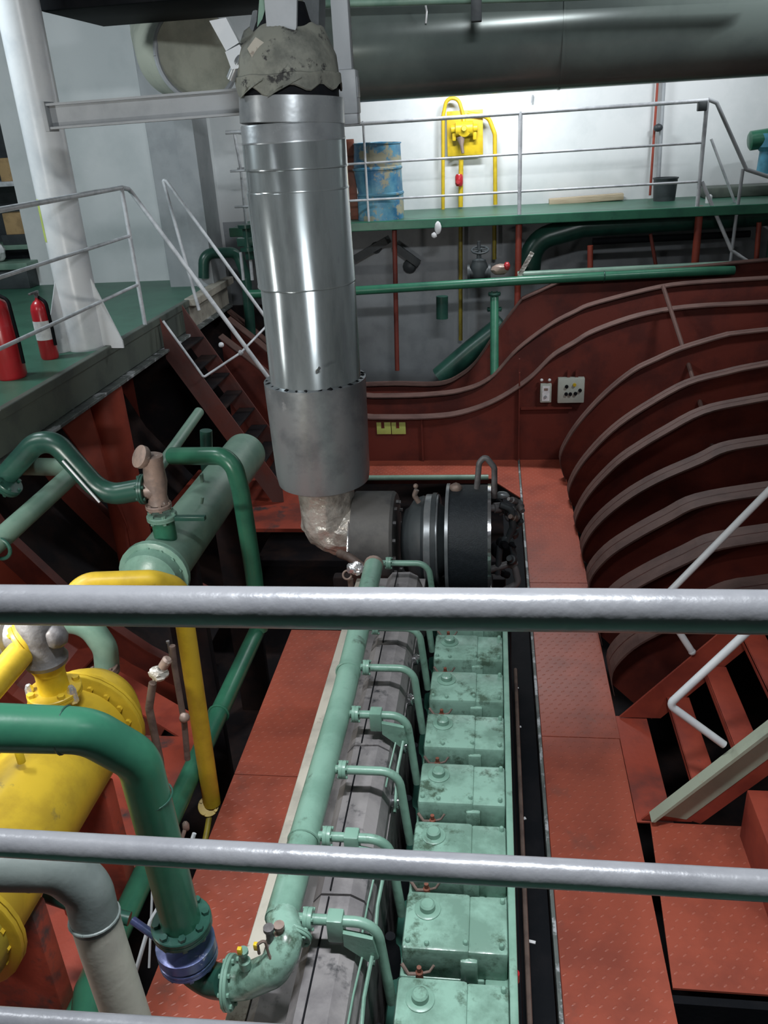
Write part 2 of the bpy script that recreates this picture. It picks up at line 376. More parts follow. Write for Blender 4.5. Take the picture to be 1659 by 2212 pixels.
# hull at the left under the deck
prof = [(-2.75, -.9), (-3.2, -.62), (-3.7, -.2), (-4.2, .45), (-4.6, 1.3), (-4.75, 1.9)]
for ya_, yb_, mm in ((3.6, 6.0, 'red'), (6.0, 9.3, 'bilge_shade')):  # far stretch near-black, shade under the deck put into the colour
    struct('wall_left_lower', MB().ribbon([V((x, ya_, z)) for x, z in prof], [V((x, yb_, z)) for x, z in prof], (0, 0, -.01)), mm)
for k in range(3):
    Y = 4.7+k*1.2; c = [V((x, Y, z)) for x, z in prof]; i = [V((x+.2, Y, z+.16)) for x, z in prof]
    struct('wall_left_frame', MB().ribbon(c, i, (0, .012, 0)).ribbon([p+V((0, -.05, 0)) for p in i], [p+V((0, .05, 0)) for p in i], (0, 0, .01)), 'red' if k < 1 else 'hull')  # farther frames take the darkened red for the same shade
struct('trim_10', MB().prism([W(x, y, Z=-.3) for x, y in ((255, 1452), (435, 1556), (415, 1612), (250, 1512))], (0, 0, .02)), 'red')
struct('trim_11', MB().prism([W(x, y, Z=-.35) for x, y in ((165, 1300), (235, 1300), (250, 1372), (232, 1392), (140, 1490), (120, 1420))], (0, 0, .02)), 'red')
# trunk casing column by the left wall, big beam, dark casing overhead
struct('wall_casing', MB().box((-3.98, 10.25, 1.9), (-3.40, 10.75, 6.1), .01).box((-3.62, 10.2, 1.9), (-3.40, 10.26, 6.1)), 'grey')

# ================================================================ FOREGROUND GUARD RAIL
g = thing('guard_rail', 'grey painted guard rail of three thick pipes crossing the foreground', 'railing', (0, .95, 1.93))
def rail_line(a, b, ya=.95, yb=.95):
    p, q = W(*a, Y=ya), W(*b, Y=yb); d = (q-p).normalized(); return p-d*1.3, q+d*1.3
tr = [rail_line((0, 1306), (1659, 1322)), rail_line((0, 1821), (1659, 1913)), rail_line((0, 2203), (500, 2236))]
for (p, q), r in zip(tr, (.0285, .0228, .0228)):
    if p.z < 2.3: q = p+(q-p).normalized()*3.6; p = p
    MB().tube([p.lerp(q, k/12)+V((0, 0, random.uniform(-.0006, .0006))) for k in range(13)], r, 24).build('rail', 'rail', g)
for x in (-1.75, 1.65):
    MB().tube([V((x, .95, 1.93)), V((x, .95, 3.03))], .022, 16).build('post', 'rail', g)

# ================================================================ ENGINE
eng = thing('diesel_engine', 'long mint green marine diesel engine with a row of cylinder heads', 'engine', (-.2, 3, -1.2))
MB().box((-.40, 1.3, -1.1), (.05, 4.72, .60), .02).box((-.86, 1.3, -1.1), (-.40, 4.72, .1), .02).build('crankcase', 'green_dark', eng)
MB().box((.055, 1.45, .60), (.085, 4.66, .885), .006).build('side_rail', 'mint', eng)
MB().box((.085, 1.4, .2), (.11, 4.7, .55), .01).build('side_cover', 'black', eng)
# air trunk: flat grey top with beige outer edge
MB().prism([V((-.83, 1.3, .88)), V((-.83, 1.3, .3)), V((-.44, 1.3, .3)), V((-.44, 1.3, .90)), V((-.80, 1.3, .90))], (0, 3.5, 0)).build('air_trunk', 'lagging', eng, smooth=False)
MB().prism([V((-.91, 1.3, .86)), V((-.90, 1.3, .30)), V((-.835, 1.3, .30)), V((-.835, 1.3, .885)), V((-.90, 1.3, .885))], (0, 3.52, 0)).build('trunk_edge', 'beige', eng, smooth=False)
# lagged exhaust manifold: rounded, in bolted lengths
for k in range(4):
    y0 = 1.35+k*.82
    pf = [V((-.665, y0, .90)), V((-.665, y0, 1.0)), V((-.63, y0, 1.045)), V((-.52, y0, 1.05)), V((-.47, y0, 1.02)), V((-.445, y0, .95)), V((-.445, y0, .78))]
    MB().prism(pf, (0, .81, 0)).build('exhaust_lagging', 'lagging', eng, smooth=False)
    MB().box((-.60, y0+.01, 1.045), (-.595, y0+.8, 1.056)).build('seam', 'black', eng, smooth=False)
for i in range(8):
    y = 1.72+.362*i
    MB().lathe((-.447, y-.02, .905), (1, 0, .2), [(0, .032), (.03, .032), (.035, .024), (.05, .02)], 16).build('access_plug', 'chrome', eng)
# cooling water manifold
MP = [W(655, 1985, Z=1.185), W(757, 1560, Z=1.185), W(822, 1215, Z=1.185)]
MB().tube([V((-.712, 1.93, 1.185)), V((-.700, 3.2, 1.185)), V((-.722, 4.46, 1.185))], .057, 20).build('water_manifold', 'mint', eng)
for y in (2.28, 3.35):
    MB().torus((-.706, y, 1.185), (0, 1, 0), .058, .006, 20, 6).build('manifold_joint', 'mint', eng)
MB().lathe((-.722, 4.44, 1.185), (0, 1, 0), [(0, .06), (.03, .06), (.035, .04), (.07, .035)], 16).build('manifold_end', 'bronze', eng)
PITCHY = .3625
def head(k):
    y1 = 1.972+PITCHY*k; y0 = y1-.256
    h = bpy.data.objects.new('cylinder_head', None); col.objects.link(h); h.parent = eng; h.location = V((-.14, y0, .7))-parent_loc(eng)
    MB().box((-.345, y0-.005, .5), (-.03, y1-.02, .755), .01).box((-.03, y0-.11, .5), (.055, y1, .755), .008).build('head_body', 'mint', h)
    m = MB().box((-.332, y0, .745), (-.085, y1, .90), .016).box((-.095, y0+.004, .745), (.054, y1-.002, .892), .014)
    m.box((-.12, y0-.012, .745), (-.055, y0+.03, .86), .01)
    m.build('valve_cover', 'mint_oily', h)
    cx_, cy_ = -.247, y1-.085
    MB().lathe((cx_, cy_, .898), (0, 0, 1), [(0, .050), (.006, .050), (.009, .044), (.009, .030), (.03, .029), (.036, .022)], 24).build('filler_cap', 'mint', h)
    for bx, by in ((-.24, y0+.022), (-.10, y0+.035), (.03, y0+.03), (.035, y1-.03), (-.31, y0+.03)):
        MB().lathe((bx, by, .888), (0, 0, 1), [(0, .010), (.02, .010), (.024, .007)], 8).build('cover_bolt', 'mint', h)
    MB().lathe((-.12, y0-.055, .55), (0, 0, 1), [(0, .04), (.12, .04), (.13, .02)], 14).build('head_stud', 'green_dark', h)
    f = MB().lathe((-.262, y1+.045, .80), (0, 0, 1), [(0, .014), (.06, .014), (.065, .009), (.085, .009)], 10)
    f.build('relief_valve', 'red_brown', h)
    MB().tube([V((-.262, y1+.045, .85)), V((-.30, y1+.035, .86)), V((-.325, y1+.055, .885))], .007, 8).tube([V((-.262, y1+.045, .85)), V((-.225, y1+.05, .86)), V((-.21, y1+.06, .88))], .005, 8).build('indicator_cock', 'rusty', h)
for k in range(8): head(k)
def branch(k, bracket):
    t = 1.945+PITCHY*k; xm = -.705-(.012 if k > 5 else 0)
    b = bpy.data.objects.new('branch_pipe', None); col.objects.link(b); b.parent = eng; b.location = V((xm, t, 1.185))-parent_loc(eng)
    MB().tube([V((xm+.04, t, 1.185)), V((-.39, t, 1.185)), V((-.355, t-.005, .80))], .0185, 14, .08).build('elbow_tube', 'mint', b)
    MB().flange((xm+.085, t, 1.185), (1, 0, 0), .038, .03, 4, .006).build('flange', 'mint', b)
    if bracket:
        MB().box((-.555, t-.028, 1.11), (-.50, t+.03, 1.21), .006).prism([V((-.50, t-.03, 1.10)), V((-.50, t-.03, 1.16)), V((-.40, t-.03, 1.14)), V((-.385, t-.03, 1.05)), V((-.42, t-.03, 1.03))], (0, .02, 0)).build('bracket', 'mint', b)
        MB().tube([V((-.405, t-.035, 1.07)), V((-.425, t-.13, .99)), V((-.42, t-.33, .93))], .007, 6).tube([V((-.44, t-.035, 1.06)), V((-.46, t-.13, 1.0)), V((-.455, t-.30, 1.045))], .004, 6).build('stay_rod', 'mint', b)
for k in range(8): branch(k, k in (0, 1, 3))
# fuel pumps in the gap between the manifold and the heads
for k in range(8):
    y = 1.84+PITCHY*k; MB().lathe((-.39, y, .5), (0, 0, 1), [(0, .035), (.22, .035), (.24, .022), (.3, .02)], 12).build('fuel_pump', 'black', eng)
# inlet elbow at the near end, with thermometers and cocks
el = bpy.data.objects.new('inlet_elbow', None); col.objects.link(el); el.parent = eng; el.location = V((-.7, 1.85, 1.1))-parent_loc(eng)
E0, E1 = W(497, 2122, D=2.80), V((-.712, 1.95, 1.185))
MB().tube([E0, E0+V((.05, .005, .0)), W(590, 2095, D=2.73), W(622, 2040, D=2.72), E1], .056, 22, .06).build('elbow_body', 'mint_oily', el)
MB().flange(E0, (1, .03, .05), .088, .022, 8, .008).build('flange', 'mint', el)
MB().flange(W(632, 2020, Z=1.185), (.12, 1, .25), .066, .02, 6, .007).build('flange', 'mint', el)
for (x, y, hgt, m) in ((528, 2075, .06, 'mint'), (585, 2035, .08, 'bare'), (605, 2015, .05, 'bronze')):
    p = W(x, y, D=2.72); MB().lathe(p-V((0, 0, .03)), (0, 0, 1), [(0, .02), (.03, .02), (.035, .013), (hgt, .012), (hgt+.005, .018), (hgt+.018, .018), (hgt+.02, .006)], 12).build('sensor_boss', m, el)
MB().tube([W(560, 2060, D=2.68), W(556, 2040, D=2.66), W(572, 2030, D=2.66), W(580, 2060, D=2.68), W(600, 2100, D=2.69)], .005, 6, .01).build('sensor_cable', 'rusty', el)
for x, y in ((553, 2045), (518, 2055)): MB().box(W(x, y, D=2.67)-V((.007, .007, .011)), W(x, y, D=2.67)+V((.007, .007, .015)), .002).build('yellow_tag', 'yellow_clean', el)
# free end of the engine, dark machinery below the turbocharger
MB().box((-.80, 4.72, -1.1), (.12, 5.0, .62), .03).box((-.62, 5.0, -1.1), (0, 5.9, .35), .03).build('free_end', 'black', eng)

# ================================================================ TURBOCHARGER
TY, TZ = 5.32, .92
tb = thing('turbocharger', 'black turbocharger with drum air filter at the far end of the engine', 'turbocharger', (-.5, TY, .5))
MB().lathe((-.315, TY, TZ), (1, 0, 0), [(0, .30), (.001, .395), (.29, .395), (.29, .30), (.30, .2)], 48).build('air_filter', 'air_filter', tb, ang=30)
for x in (-.315, -.03):
    MB().lathe((x-.006, TY, TZ), (1, 0, 0), [(0, .36), (0, .405), (.022, .405), (.022, .36)], 48, cap=False).build('filter_rim', 'chrome' if x > -.1 else 'zinc_dull', tb, ang=30)
MB().lathe((-.64, TY, TZ), (1, 0, 0), [(0, .16), (.02, .22), (.05, .24), (.09, .30), (.15, .32), (.20, .30), (.22, .34), (.25, .34), (.26, .27), (.33, .22)], 40).build('compressor_casing', 'grey_dark', tb)
MB().lathe((-.47, TY, TZ), (1, 0, 0), [(0, .325), (.005, .33), (.09, .33), (.095, .325)], 40).build('compressor_band', 'zinc_dull', tb)
MB().lathe((-.98, TY, TZ+.02), (1, 0, 0), [(0, .26), (.01, .335), (.28, .335), (.30, .32), (.30, .2)], 44).build('turbine_casing', 'lagging_dark', tb, ang=30)
MB().tube([V((-.985, TY, TZ+.28)), V((-.99, TY-.15, TZ+.22)), V((-.99, TY-.28, TZ+.05))], .012, 8).build('casing_edge', 'chrome', tb)
for k in range(14):
    a = 2*PI*k/14; MB().lathe((-.69, TY+.28*math.cos(a), TZ+.28*math.sin(a)), (1, 0, 0), [(0, .014), (.03, .014)], 6).build('casing_bolt', 'bare', tb)
MB().ball(W(985, 1055, Y=TY), .045, (1, .8, .9), 2, .12).build('lube_tank_cap', 'bronze', tb)
MB().tube([W(905, 1085, Y=TY-.1), W(895, 1070, Y=TY-.1), W(900, 1058, Y=TY-.1)], .018, 10, .02).ball(W(898, 1050, Y=TY-.1), .018).build('oil_fitting', 'bronze', tb)
# foil wrapped outlet elbow
m = MB().tube([V((-1.167, TY, 1.52)), V((-1.167, TY, 1.02)), V((-.96, TY, 1.02))], .20, 28, .19)
bmesh.ops.subdivide_edges(m.b, edges=m.b.edges[:], cuts=1, use_grid_fill=True)
for v in m.b.verts: v.co += V([noise.noise(v.co*14+V((i*9, 0, 0)))*.022 for i in range(3)])
m.build('outlet_elbow', 'foil', tb, ang=20)
# pipes and hoses right of the filter
for i, (pts, r, mm) in enumerate([
    ([(1030, 1055), (1035, 1000), (1048, 985), (1068, 1010), (1068, 1075)], .020, 'bare'),
    ([(1075, 1240), (1080, 1180), (1100, 1150), (1110, 1200)], .022, 'grey_dark'),
    ([(1080, 1090), (1105, 1100), (1108, 1140), (1095, 1170)], .025, 'grey_dark'),
    ([(1060, 1230), (1110, 1215), (1120, 1260), (1090, 1275)], .024, 'bare')]):
    MB().tube([W(x, y, Y=TY-.05) for x, y in pts], r, 12, .05).build('oil_pipe', mm, tb)
random.seed(11)
for k in range(14):
    c = W(1078+random.random()*48, 1060+random.random()*190, Y=TY+random.uniform(-.1, .25)); d = V((random.uniform(-1, 1), random.uniform(-1, .2), random.uniform(-.6, 1)))
    rr = random.uniform(.018, .04); MB().lathe(c, d, [(0, rr), (.05, rr), (.055, rr*.7), (.09, rr*.6)], 12).build('pipe_fitting', random.choice(('grey_dark', 'bare', 'rusty', 'black')), tb)
MB().torus(W(1107, 1112, Y=TY), (0, -1, .4), .045, .012).build('hose_clip', 'bare', tb)
MB().ball(W(1085, 1070, Y=TY), .04, (1.3, .8, .7), 2, .1).ball(W(1108, 1215, Y=TY), .035, (1, 1, .8), 2, .1).build('oil_filter', 'zinc_dull', tb)
MB().lathe(W(1078, 1185, Y=TY+.2), (.3, -1, .2), [(0, .07), (.1, .07), (.11, .03)], 18).build('gear_cover', 'black', tb)
MB().box((-1.05, TY-.2, .2), (-.2, TY+.25, .60), .03).build('pedestal', 'black', tb)
tag(MB().box((-1.3, TY+.55, -1.2), (.1, TY+.65, .3), .02).build('support_frame', 'bilge_shade'), 'black steel frame in the dark pit behind the turbocharger', 'frame')
m = MB().ball(W(768, 1228, Y=4.75), .05, (1.1, .8, .8), 3, .22); tag(m.build('foil_scrap', 'foil_bright'), 'crumpled bright foil scrap beside the end of the mint green manifold', 'scrap')
t = thing('pipe_clamp', 'small round bronze clamp left of the crumpled foil scrap', 'clamp', W(748, 1243, Y=4.75))
MB().torus(W(750, 1242, Y=4.75), (0, -1, .6), .028, .007).build('clamp_ring', 'bronze', t)
MB().lathe(W(757, 1250, Y=4.78)-V((0,0,.2)), (0, 0, 1), [(0, .02), (.2, .02)], 10).build('stem', 'rusty', t)
tag(MB().tube([V((-1.05, 5.05, .95)), V((-.95, 4.9, 1.0)), V((-.80, 4.85, .9)), V((-.72, 4.8, .6))], .03, 10, .06).build('drain_pipe', 'rusty'), 'short rusty drain pipe behind the manifold end', 'pipe')
# greenish bar at the opening edge
tag(MB().tube([V((-2.0, 8.62, .04)), V((-.05, 8.62, .04))], .03, 10).build('edge_pipe', 'green_grey'), 'grey green pipe lying along the far edge of the engine pit', 'pipe')

# ================================================================ EXHAUST PIPE
EX = -1.167; EY = 5.32
ex = thing('exhaust_pipe', 'huge vertical exhaust pipe in bright zinc cladding with torn top', 'exhaust pipe', (EX, EY, 1.45))
def zof(y, x=660): return W(x, y, Y=EY-.28).z
prof = [(W(700, 1052, Y=EY-.3).z, .26), (W(700, 1032, Y=EY-.3).z, .322), (W(690, 835, Y=EY-.3).z, .338)]
m = MB().lathe((EX-.005, EY, 0), (0, 0, 1), [(1.375, .27), (1.40, .315), (1.47, .325), (2.12, .338), (2.125, .30)], 56); m.build('lower_skirt', 'zinc_dull', ex, ang=25)
z1, z2, z3, z4, z5_, z6 = 2.12, 2.74, 3.13, 3.43, 3.66, 3.80
for za, zb, rr, mm in ((2.08, 2.745, .300, 'zinc'), (2.735, 3.30, .307, 'zinc'), (3.29, 3.42, .304, 'zinc'), (3.41, 3.565, .308, 'zinc'), (3.555, 3.66, .304, 'zinc_dull')):
    MB().lathe((EX, EY, za), (random.uniform(-.012, .012), random.uniform(-.01, .01), 1), [(0, rr-.012), (.002, rr+.003), (.012, rr+.003), (.016, rr), (zb-za-.01, rr-.001), (zb-za, rr-.008)], 64).build('cladding_section', mm, ex)
MB().lathe((EX, EY, z5_-.01), (.05, .03, 1), [(0, .292), (.005, .306), (.14, .303), (.145, .27)], 56).build('cladding_section', 'zinc_dull', ex)
MB().lathe((EX, EY, 0), (0, 0, 1), [(z5_+.10, .285), (z5_+.22, .285)], 40).build('gap_shade', 'black', ex)  # black band, shade inside the gap put into its colour
m = MB().lathe((EX, EY, 0), (0, 0, 1), [(z5_+.165, .30), (z5_+.17, .308), (z5_+.24, .306), (z5_+.245, .296), (z5_+.33, .290), (z5_+.40, .262), (z5_+.45, .225), (z5_+.48, .19), (z5_+.46, .17)], 60, cap=False)
for v in m.b.verts:
    k = noise.noise(v.co*7)*.05; d = V((v.co.x-EX, v.co.y-EY, 0)); v.co += d*k+V((0, 0, noise.noise(v.co*10)*(.05 if v.co.z > z5_+.4 or v.co.z < z5_+.2 else .01)))
m.build('insulation', 'insul', ex, ang=40)
MB().lathe((EX, EY, 0), (0, 0, 1), [(z5_+.36, .17), (z5_+.44, .20), (z5_+.52, .15), (z5_+.60, .13)], 28).build('dark_neck', 'black', ex)  # black core, darkness of the torn hollow put into its colour
m = MB()
for k in range(26):
    a = -PI*.95+k*.24+random.uniform(-.05, .05); r = .302; w_ = random.uniform(.03, .07); h_ = random.uniform(.02, .05)
    p = V((EX+math.cos(a)*.31, EY+math.sin(a)*.31, 2.115)); m.ball(p, .024, (1, 1, .6), 1, .35)
m.build('skirt_packing', 'black', ex)
MB().lathe((EX, EY, 2.6), (0, 0, 1), [(0, .12), (3.4, .12)], 24).build('inner_pipe', 'insul', ex)
for A_, h0, h1 in ((-2.45, .26, .05), (-1.75, .30, .04)):      # loose torn sheets over the insulation
    A = [V((EX+math.cos(A_+k*.09)*.318, EY+math.sin(A_+k*.09)*.318, z5_+.13+.012*k)) for k in range(8)]
    B = [p+V(((EX-p.x)*.12, (EY-p.y)*.12, h1+.03*math.sin(k*1.7))) for k, p in enumerate(A)]
    MB().ribbon(A, B, (0, .004, 0)).build('torn_cladding', 'insul', ex, smooth=False)
MB().tube([W(1000*0+684, 800, Y=EY-.34), W(690, 795, Y=EY-.36)], .01, 8).build('clip', 'chrome', ex)
# hangers and plates above
hg = thing('pipe_hanger', 'grey steel plates and straps clamping the torn exhaust pipe top', 'hanger', (EX, EY, 4.1))
P0 = [W(x, y, Y=EY-.2) for x, y in ((566, -60), (642, -60), (640, 60), (628, 90), (590, 96), (576, 60))]
MB().prism(P0, (0, .03, 0)).build('hanger_plate', 'grey', hg, smooth=False)
P1 = [W(x, y, Y=EY-.15) for x, y in ((452, 45), (488, 38), (510, 80), (516, 92), (488, 110))]
MB().prism(P1, (0, .05, 0)).build('strap', 'white_paint', hg, smooth=False)
P2 = [W(x, y, Y=EY-.16) for x, y in ((486, 112), (517, 96), (530, 118), (514, 148), (500, 150))]
MB().prism(P2, (0, .05, 0)).build('strap', 'white_paint', hg, smooth=False)
P3 = [W(x, y, Y=EY-.26) for x, y in ((534, 105), (552, 80), (575, 95), (578, 130), (566, 165), (552, 140))]
MB().prism(P3, (0, .012, 0)).build('strap', 'beige', hg, smooth=False)
P4 = [W(x, y, Y=EY-.12) for x, y in ((560, 0), (566, -60), (575, -60), (572, 40), (578, 110), (560, 150), (553, 90))]
MB().prism(P4, (0, .02, 0)).build('strap', 'green_grey', hg, smooth=False)
MB().tube([W(500, 170, Y=EY-.1), W(516, 130, Y=EY-.14), W(545, 95, Y=EY-.1), W(556, 30, Y=EY)], .03, 10, .05).build('clamp_arm', 'zinc_dull', hg)
P5 = [W(x, y, Y=EY+.1) for x, y in ((645, -60), (690, -60), (688, 95), (650, 90))]
MB().prism(P5, (0, .2, 0)).build('bracket', 'grey_dark', hg, smooth=False)
# beam that carries it
sb = thing('support_beam', 'grey steel beam with drop post holding the exhaust pipe', 'beam', (-1.9, 5.9, 3.8))
YB = 5.85
a, b_ = W(112, 252, Y=YB), W(775, 195, Y=YB)
MB().bar(a+V((0, 0, .0)), V((-1.48, YB, b_.z-.02)), .02, .13).bar(a+V((0, 0, .07)), V((-1.48, YB, b_.z+.05)), .12, .014).bar(a-V((0, 0, .07)), V((-1.48, YB, b_.z-.09)), .12, .014).build('beam_flanges', 'grey', sb, smooth=False)
q = W(748, 190, Y=YB)
MB().box(V((-1.48, YB-.05, q.z-.06)), V((q.x+.08, YB+.05, q.z+.06)), .008).box(q-V((.065, .07, .15)), q+V((.075, .07, .10)), .01).box(q-V((.04, .06, .21)), q+V((.07, .06, -.13)), .008).build('clamp_block', 'grey', sb)
MB().box((q.x-.055, YB-.05, q.z+.1), (q.x+.05, YB+.05, 6.1), .006).build('drop_post', 'grey', sb)
MB().box((a.x-.03, YB-.07, a.z-.09), (a.x+.0, YB+.07, a.z+.09), .004).build('end_plate', 'grey', sb)

# ================================================================ OVERHEAD DUCT AND CASINGS
du = thing('ventilation_duct', 'very large glossy grey green duct crossing under the ceiling', 'duct', (1, 8.2, 4.3))
DZ = 4.30; RD = .48
MB().lathe((-1.75, 8.2, DZ), (1, 0, .0), [(0, RD), (6.4, RD)], 64).build('duct_shell', 'duct', du)
for x in (.55, 2.3):
    MB().lathe((x, 8.2, DZ), (1, 0, 0), [(0, RD+.001), (.001, RD+.005), (.02, RD+.005), (.021, RD+.001)], 64, cap=False).build('seam_band', 'duct', du)
tag(MB().tube([W(918, 5, Y=7.66), W(922, 25, Y=7.66), W(920, 50, Y=7.68)], .008, 6).build('loose_string', 'paper'), 'pale loose string hanging on the front of the large duct', 'string')
tag(MB().box(W(1018, 48, Y=7.2)-V((.0, .05, .0)), W(1034, -70, Y=7.2)+V((.02, .05, .1)), .006).build('bracket_stub', 'grey_dark'), 'short dark steel stub hanging in front of the large duct', 'bracket')
tag(MB().tube([W(700, 8, Y=7.5), W(1200, -6, Y=7.5), W(1659, -26, Y=7.5)], .03, 10).build('ceiling_pipe', 'green_grey'), 'thin grey green pipe along the very top above the large duct', 'pipe')
tag(MB().box((-3.6, 7.4, W(400, 44, Y=8.6).z), (-1.78, 8.6, 6.1), .02).build('cable_casing', 'black'), 'dark boxed casing overhead left of the exhaust pipe', 'casing')
# round duct elbow behind
rd = thing('duct_elbow', 'round grey ventilation elbow with pale open mouth beside the wall casing', 'duct', W(400, 130, Y=9))
C0 = W(425, 120, Y=8.9)
MB().tube([C0+V((-.55, .9, .3)), C0+V((-.35, .45, .05)), C0], .40, 36, .3).build('elbow_body', 'duct_cream', rd)
MB().torus(C0, V((.35, -.45, .05)), .40, .025, 36).build('mouth_ring', 'grey', rd)
MB().tube([W(385, 200, Y=9.2), W(335, 175, Y=9.2), W(318, 110, Y=9.2), W(350, 45, Y=9.2)], .07, 16, .3).build('curved_brace', 'grey_dark', rd)

# ================================================================ LEFT UPPER DECK
pi = thing('deck_pillar', 'thick white painted pillar leaning out of the green left deck edge', 'pillar', (-3.55, 7.02, 1.95))
PX, PYp = -3.62, 7.1
MB().lathe((PX, PYp, 1.95), (0, 0, 1), [(0, .165), (4.2, .165)], 40).build('shaft', 'white_paint', pi)
for a in (PI*.75, PI*1.25, -.1):
    d = V((math.cos(a), math.sin(a), 0)); s0 = d.cross(V((0, 0, 1)))*.008
    c = V((PX, PYp, 1.95)); MB().prism([c+d*.16-s0, c+d*.36-s0, c+d*.36+V((0, 0, .06))-s0, c+d*.16+V((0, 0, .62))-s0], s0*2).build('gusset', 'white_paint', pi, smooth=False)
q = W(84, 478, Y=6.97)
MB().ribbon([V((PX+math.cos(a_)*.1655, PYp+math.sin(a_)*.1655, q.z-.17)) for a_ in (3.45, 3.6, 3.75, 3.9, 4.05)], [V((PX+math.cos(a_)*.1655, PYp+math.sin(a_)*.1655, q.z+.17)) for a_ in (3.45, 3.6, 3.75, 3.9, 4.05)], (-.001, -.001, 0)).build('sticker', 'sign', pi)
rp = thing('support_column', 'orange red tapered column under the left deck edge', 'column', (PX, PYp, -.5))
MB().lathe((PX+.07, PYp, -1.3), (0, 0, 1), [(0, .19), (2.9, .165)], 32).build('shaft', 'red', rp)
MB().prism([V((PX-.05, PYp-.15, 1.6)), V((PX-.32, PYp-.35, 1.5)), V((PX+.05, PYp-.22, .6)), V((PX+.12, PYp-.18, .2))], (.015, .0, 0)).prism([V((PX+.1, PYp-.14, .45)), V((PX+.1, PYp-.45, -.9)), V((PX+.1, PYp-.1, -.9))], (.015, 0, 0)).build('gusset', 'red', rp, smooth=False)

# extinguishers
def extinguisher(loc, r, h, label, hose=True):
    e = thing('fire_extinguisher', label, 'fire extinguisher', loc, 'fire extinguishers at the left deck edge')
    x, y, z = loc
    MB().lathe((x, y, z), (0, 0, 1), [(0, r*.9), (.02, r), (h*.80, r), (h*.88, r*.85), (h*.94, r*.5), (h*.96, r*.25), (h, r*.22)], 28).build('cylinder', 'ext_red', e)
    MB().lathe((x, y, z+h), (0, 0, 1), [(0, r*.28), (.04, r*.28), (.045, r*.15)], 14).box((x-.01, y-.11, z+h+.035), (x+.012, y+.03, z+h+.052), .003).build('valve_handle', 'bare', e)
    MB().tube([V((x+r*.2, y, z+h)), V((x+r*1.15, y-.03, z+h*.93)), V((x+r*1.22, y-.03, z+h*.5)), V((x+r*1.2, y-.03, z+.12))], .014, 10, .05).build('hose', 'black', e)
    return e
extinguisher((-3.82, 6.15, 1.95), .118, .66, 'larger red fire extinguisher at the left frame edge by the pillar')
e2 = extinguisher((-3.80, 6.75, 1.95), .075, .52, 'smaller red fire extinguisher with pale label nearer the white pillar')
MB().lathe((-3.80, 6.75, 2.12), (0, 0, 1), [(0, .0765), (.16, .0765)], 28, cap=False).build('label_band', 'paper', e2)

# deck railing
rl = thing('deck_railing', 'grey three bar railing along the left deck edge beside the pillar', 'railing', (-3.4, 7.9, 1.95))
for z, c in ((3.235, .021), (2.81, .015), (2.36, .015)):
    MB().tube([V((-3.4, 3.4, z-.01)), V((-3.4, 7.93, z))], c, 12).build('rail', 'rail_far', rl)
for y in (7.93, 5.2, 3.5):
    MB().tube([V((-3.4, y, 1.97)), V((-3.4, y, 3.23))], .02, 12).build('post', 'rail_far', rl)
# companion ladder going down at the left
ld = thing('companion_ladder', 'steep dull red ladder with grey hand rails dropping from the left deck', 'ladder', (-2.5, 8.6, -.1))
S0, S1 = V((-3.38, 8.27, 1.96)), V((-2.30, 8.27, .10))
for y in (8.27, 8.95):
    o = V((0, y-8.27, 0)); dn = V((0, 0, -.42)); MB().prism([S0+o, S1+o, S1+o+dn*.5, S1+o+dn, S0+o+dn], (0, .014, 0)).build('stringer', 'stringer_brown', ld, smooth=False)
for k in range(1, 9):
    p = S0.lerp(S1, k/9); MB().box((p.x-.10, 8.285, p.z-.16), (p.x+.08, 8.94, p.z-.14), .003).build('tread', 'bilge_shade', ld)  # treads near-black, darkness around the ladder put into the colour
MB().tube([V((-3.4, 7.93, 3.235)), V((-3.47, 8.27, 3.20)), W(590, 830, Y=8.27), W(612, 872, Y=8.27)], .022, 12, .04).build('hand_rail', 'rail_far', ld)
MB().tube([W(430, 670, Y=8.95), W(352, 388, Y=8.95), W(360, 392, Y=8.95), W(578, 692, Y=8.95), W(640, 790, Y=8.95)], .018, 12, .02).build('hand_rail', 'rail_far', ld)
MB().tube([W(352, 693, Y=8.2), W(440, 815, Y=8.2), W(520, 762, Y=8.5), W(578, 702, Y=8.95)], .013, 10, .02).build('hand_rail', 'rail_far', ld)
for k, (x, y) in enumerate(((478, 745), (520, 762))):
    p = W(x, y, Y=8.3); MB().ball(p, .028, (1, 1, 1), 2, .1).build('rail_joint', 'rail_far', ld)

# shelf with boxes beyond the pillar
shf = thing('storage_shelf', 'grey shelf rack against the recess left of the pillar', 'shelf', (-6.6, 11.2, 1.95))
for zz, mm in ((W(20, 392, Y=11).z, 'rail_far'), (W(20, 530, Y=11).z, 'green_grey'), (4.35, 'sky_blue')):
    MB().box((-7.6, 11.0, zz-.06), (-6.02, 11.6, zz), .005).build('shelf_board', mm if mm != 'sky_blue' else 'grey_dark', shf)
for x in (-7.6, -6.05): MB().box((x-.03, 11.0, 1.95), (x+.03, 11.06, 4.35), .004).build('upright', 'grey', shf)
MB().box((-7.6, 11.5, 1.95), (-6.0, 11.62, 4.4)).build('back_panel', 'grey_dark', shf)
def crate(p, s, m, label, cat='box'):
    p = V(p); tag(MB().box(p-V((s[0]/2, 0, 0)), p+V((s[0]/2, s[1], s[2])), .006).build('storage_box' if cat == 'box' else 'workbench', m), label, cat)
zz = W(20, 392, Y=11).z
crate((-6.2, 11.05, zz), (.30, .25, .28), 'cardboard', 'tan cardboard box on the upper shelf at the left frame edge')
zz2 = W(20, 530, Y=11).z
crate((-6.27, 11.05, zz2+.13), (.36, .25, .27), 'cardboard', 'tan cardboard box on the lower shelf left of the pillar')
crate((-6.27, 11.03, zz2), (.5, .3, .13), 'grey_dark', 'dark tray under the cardboard box on the lower shelf')
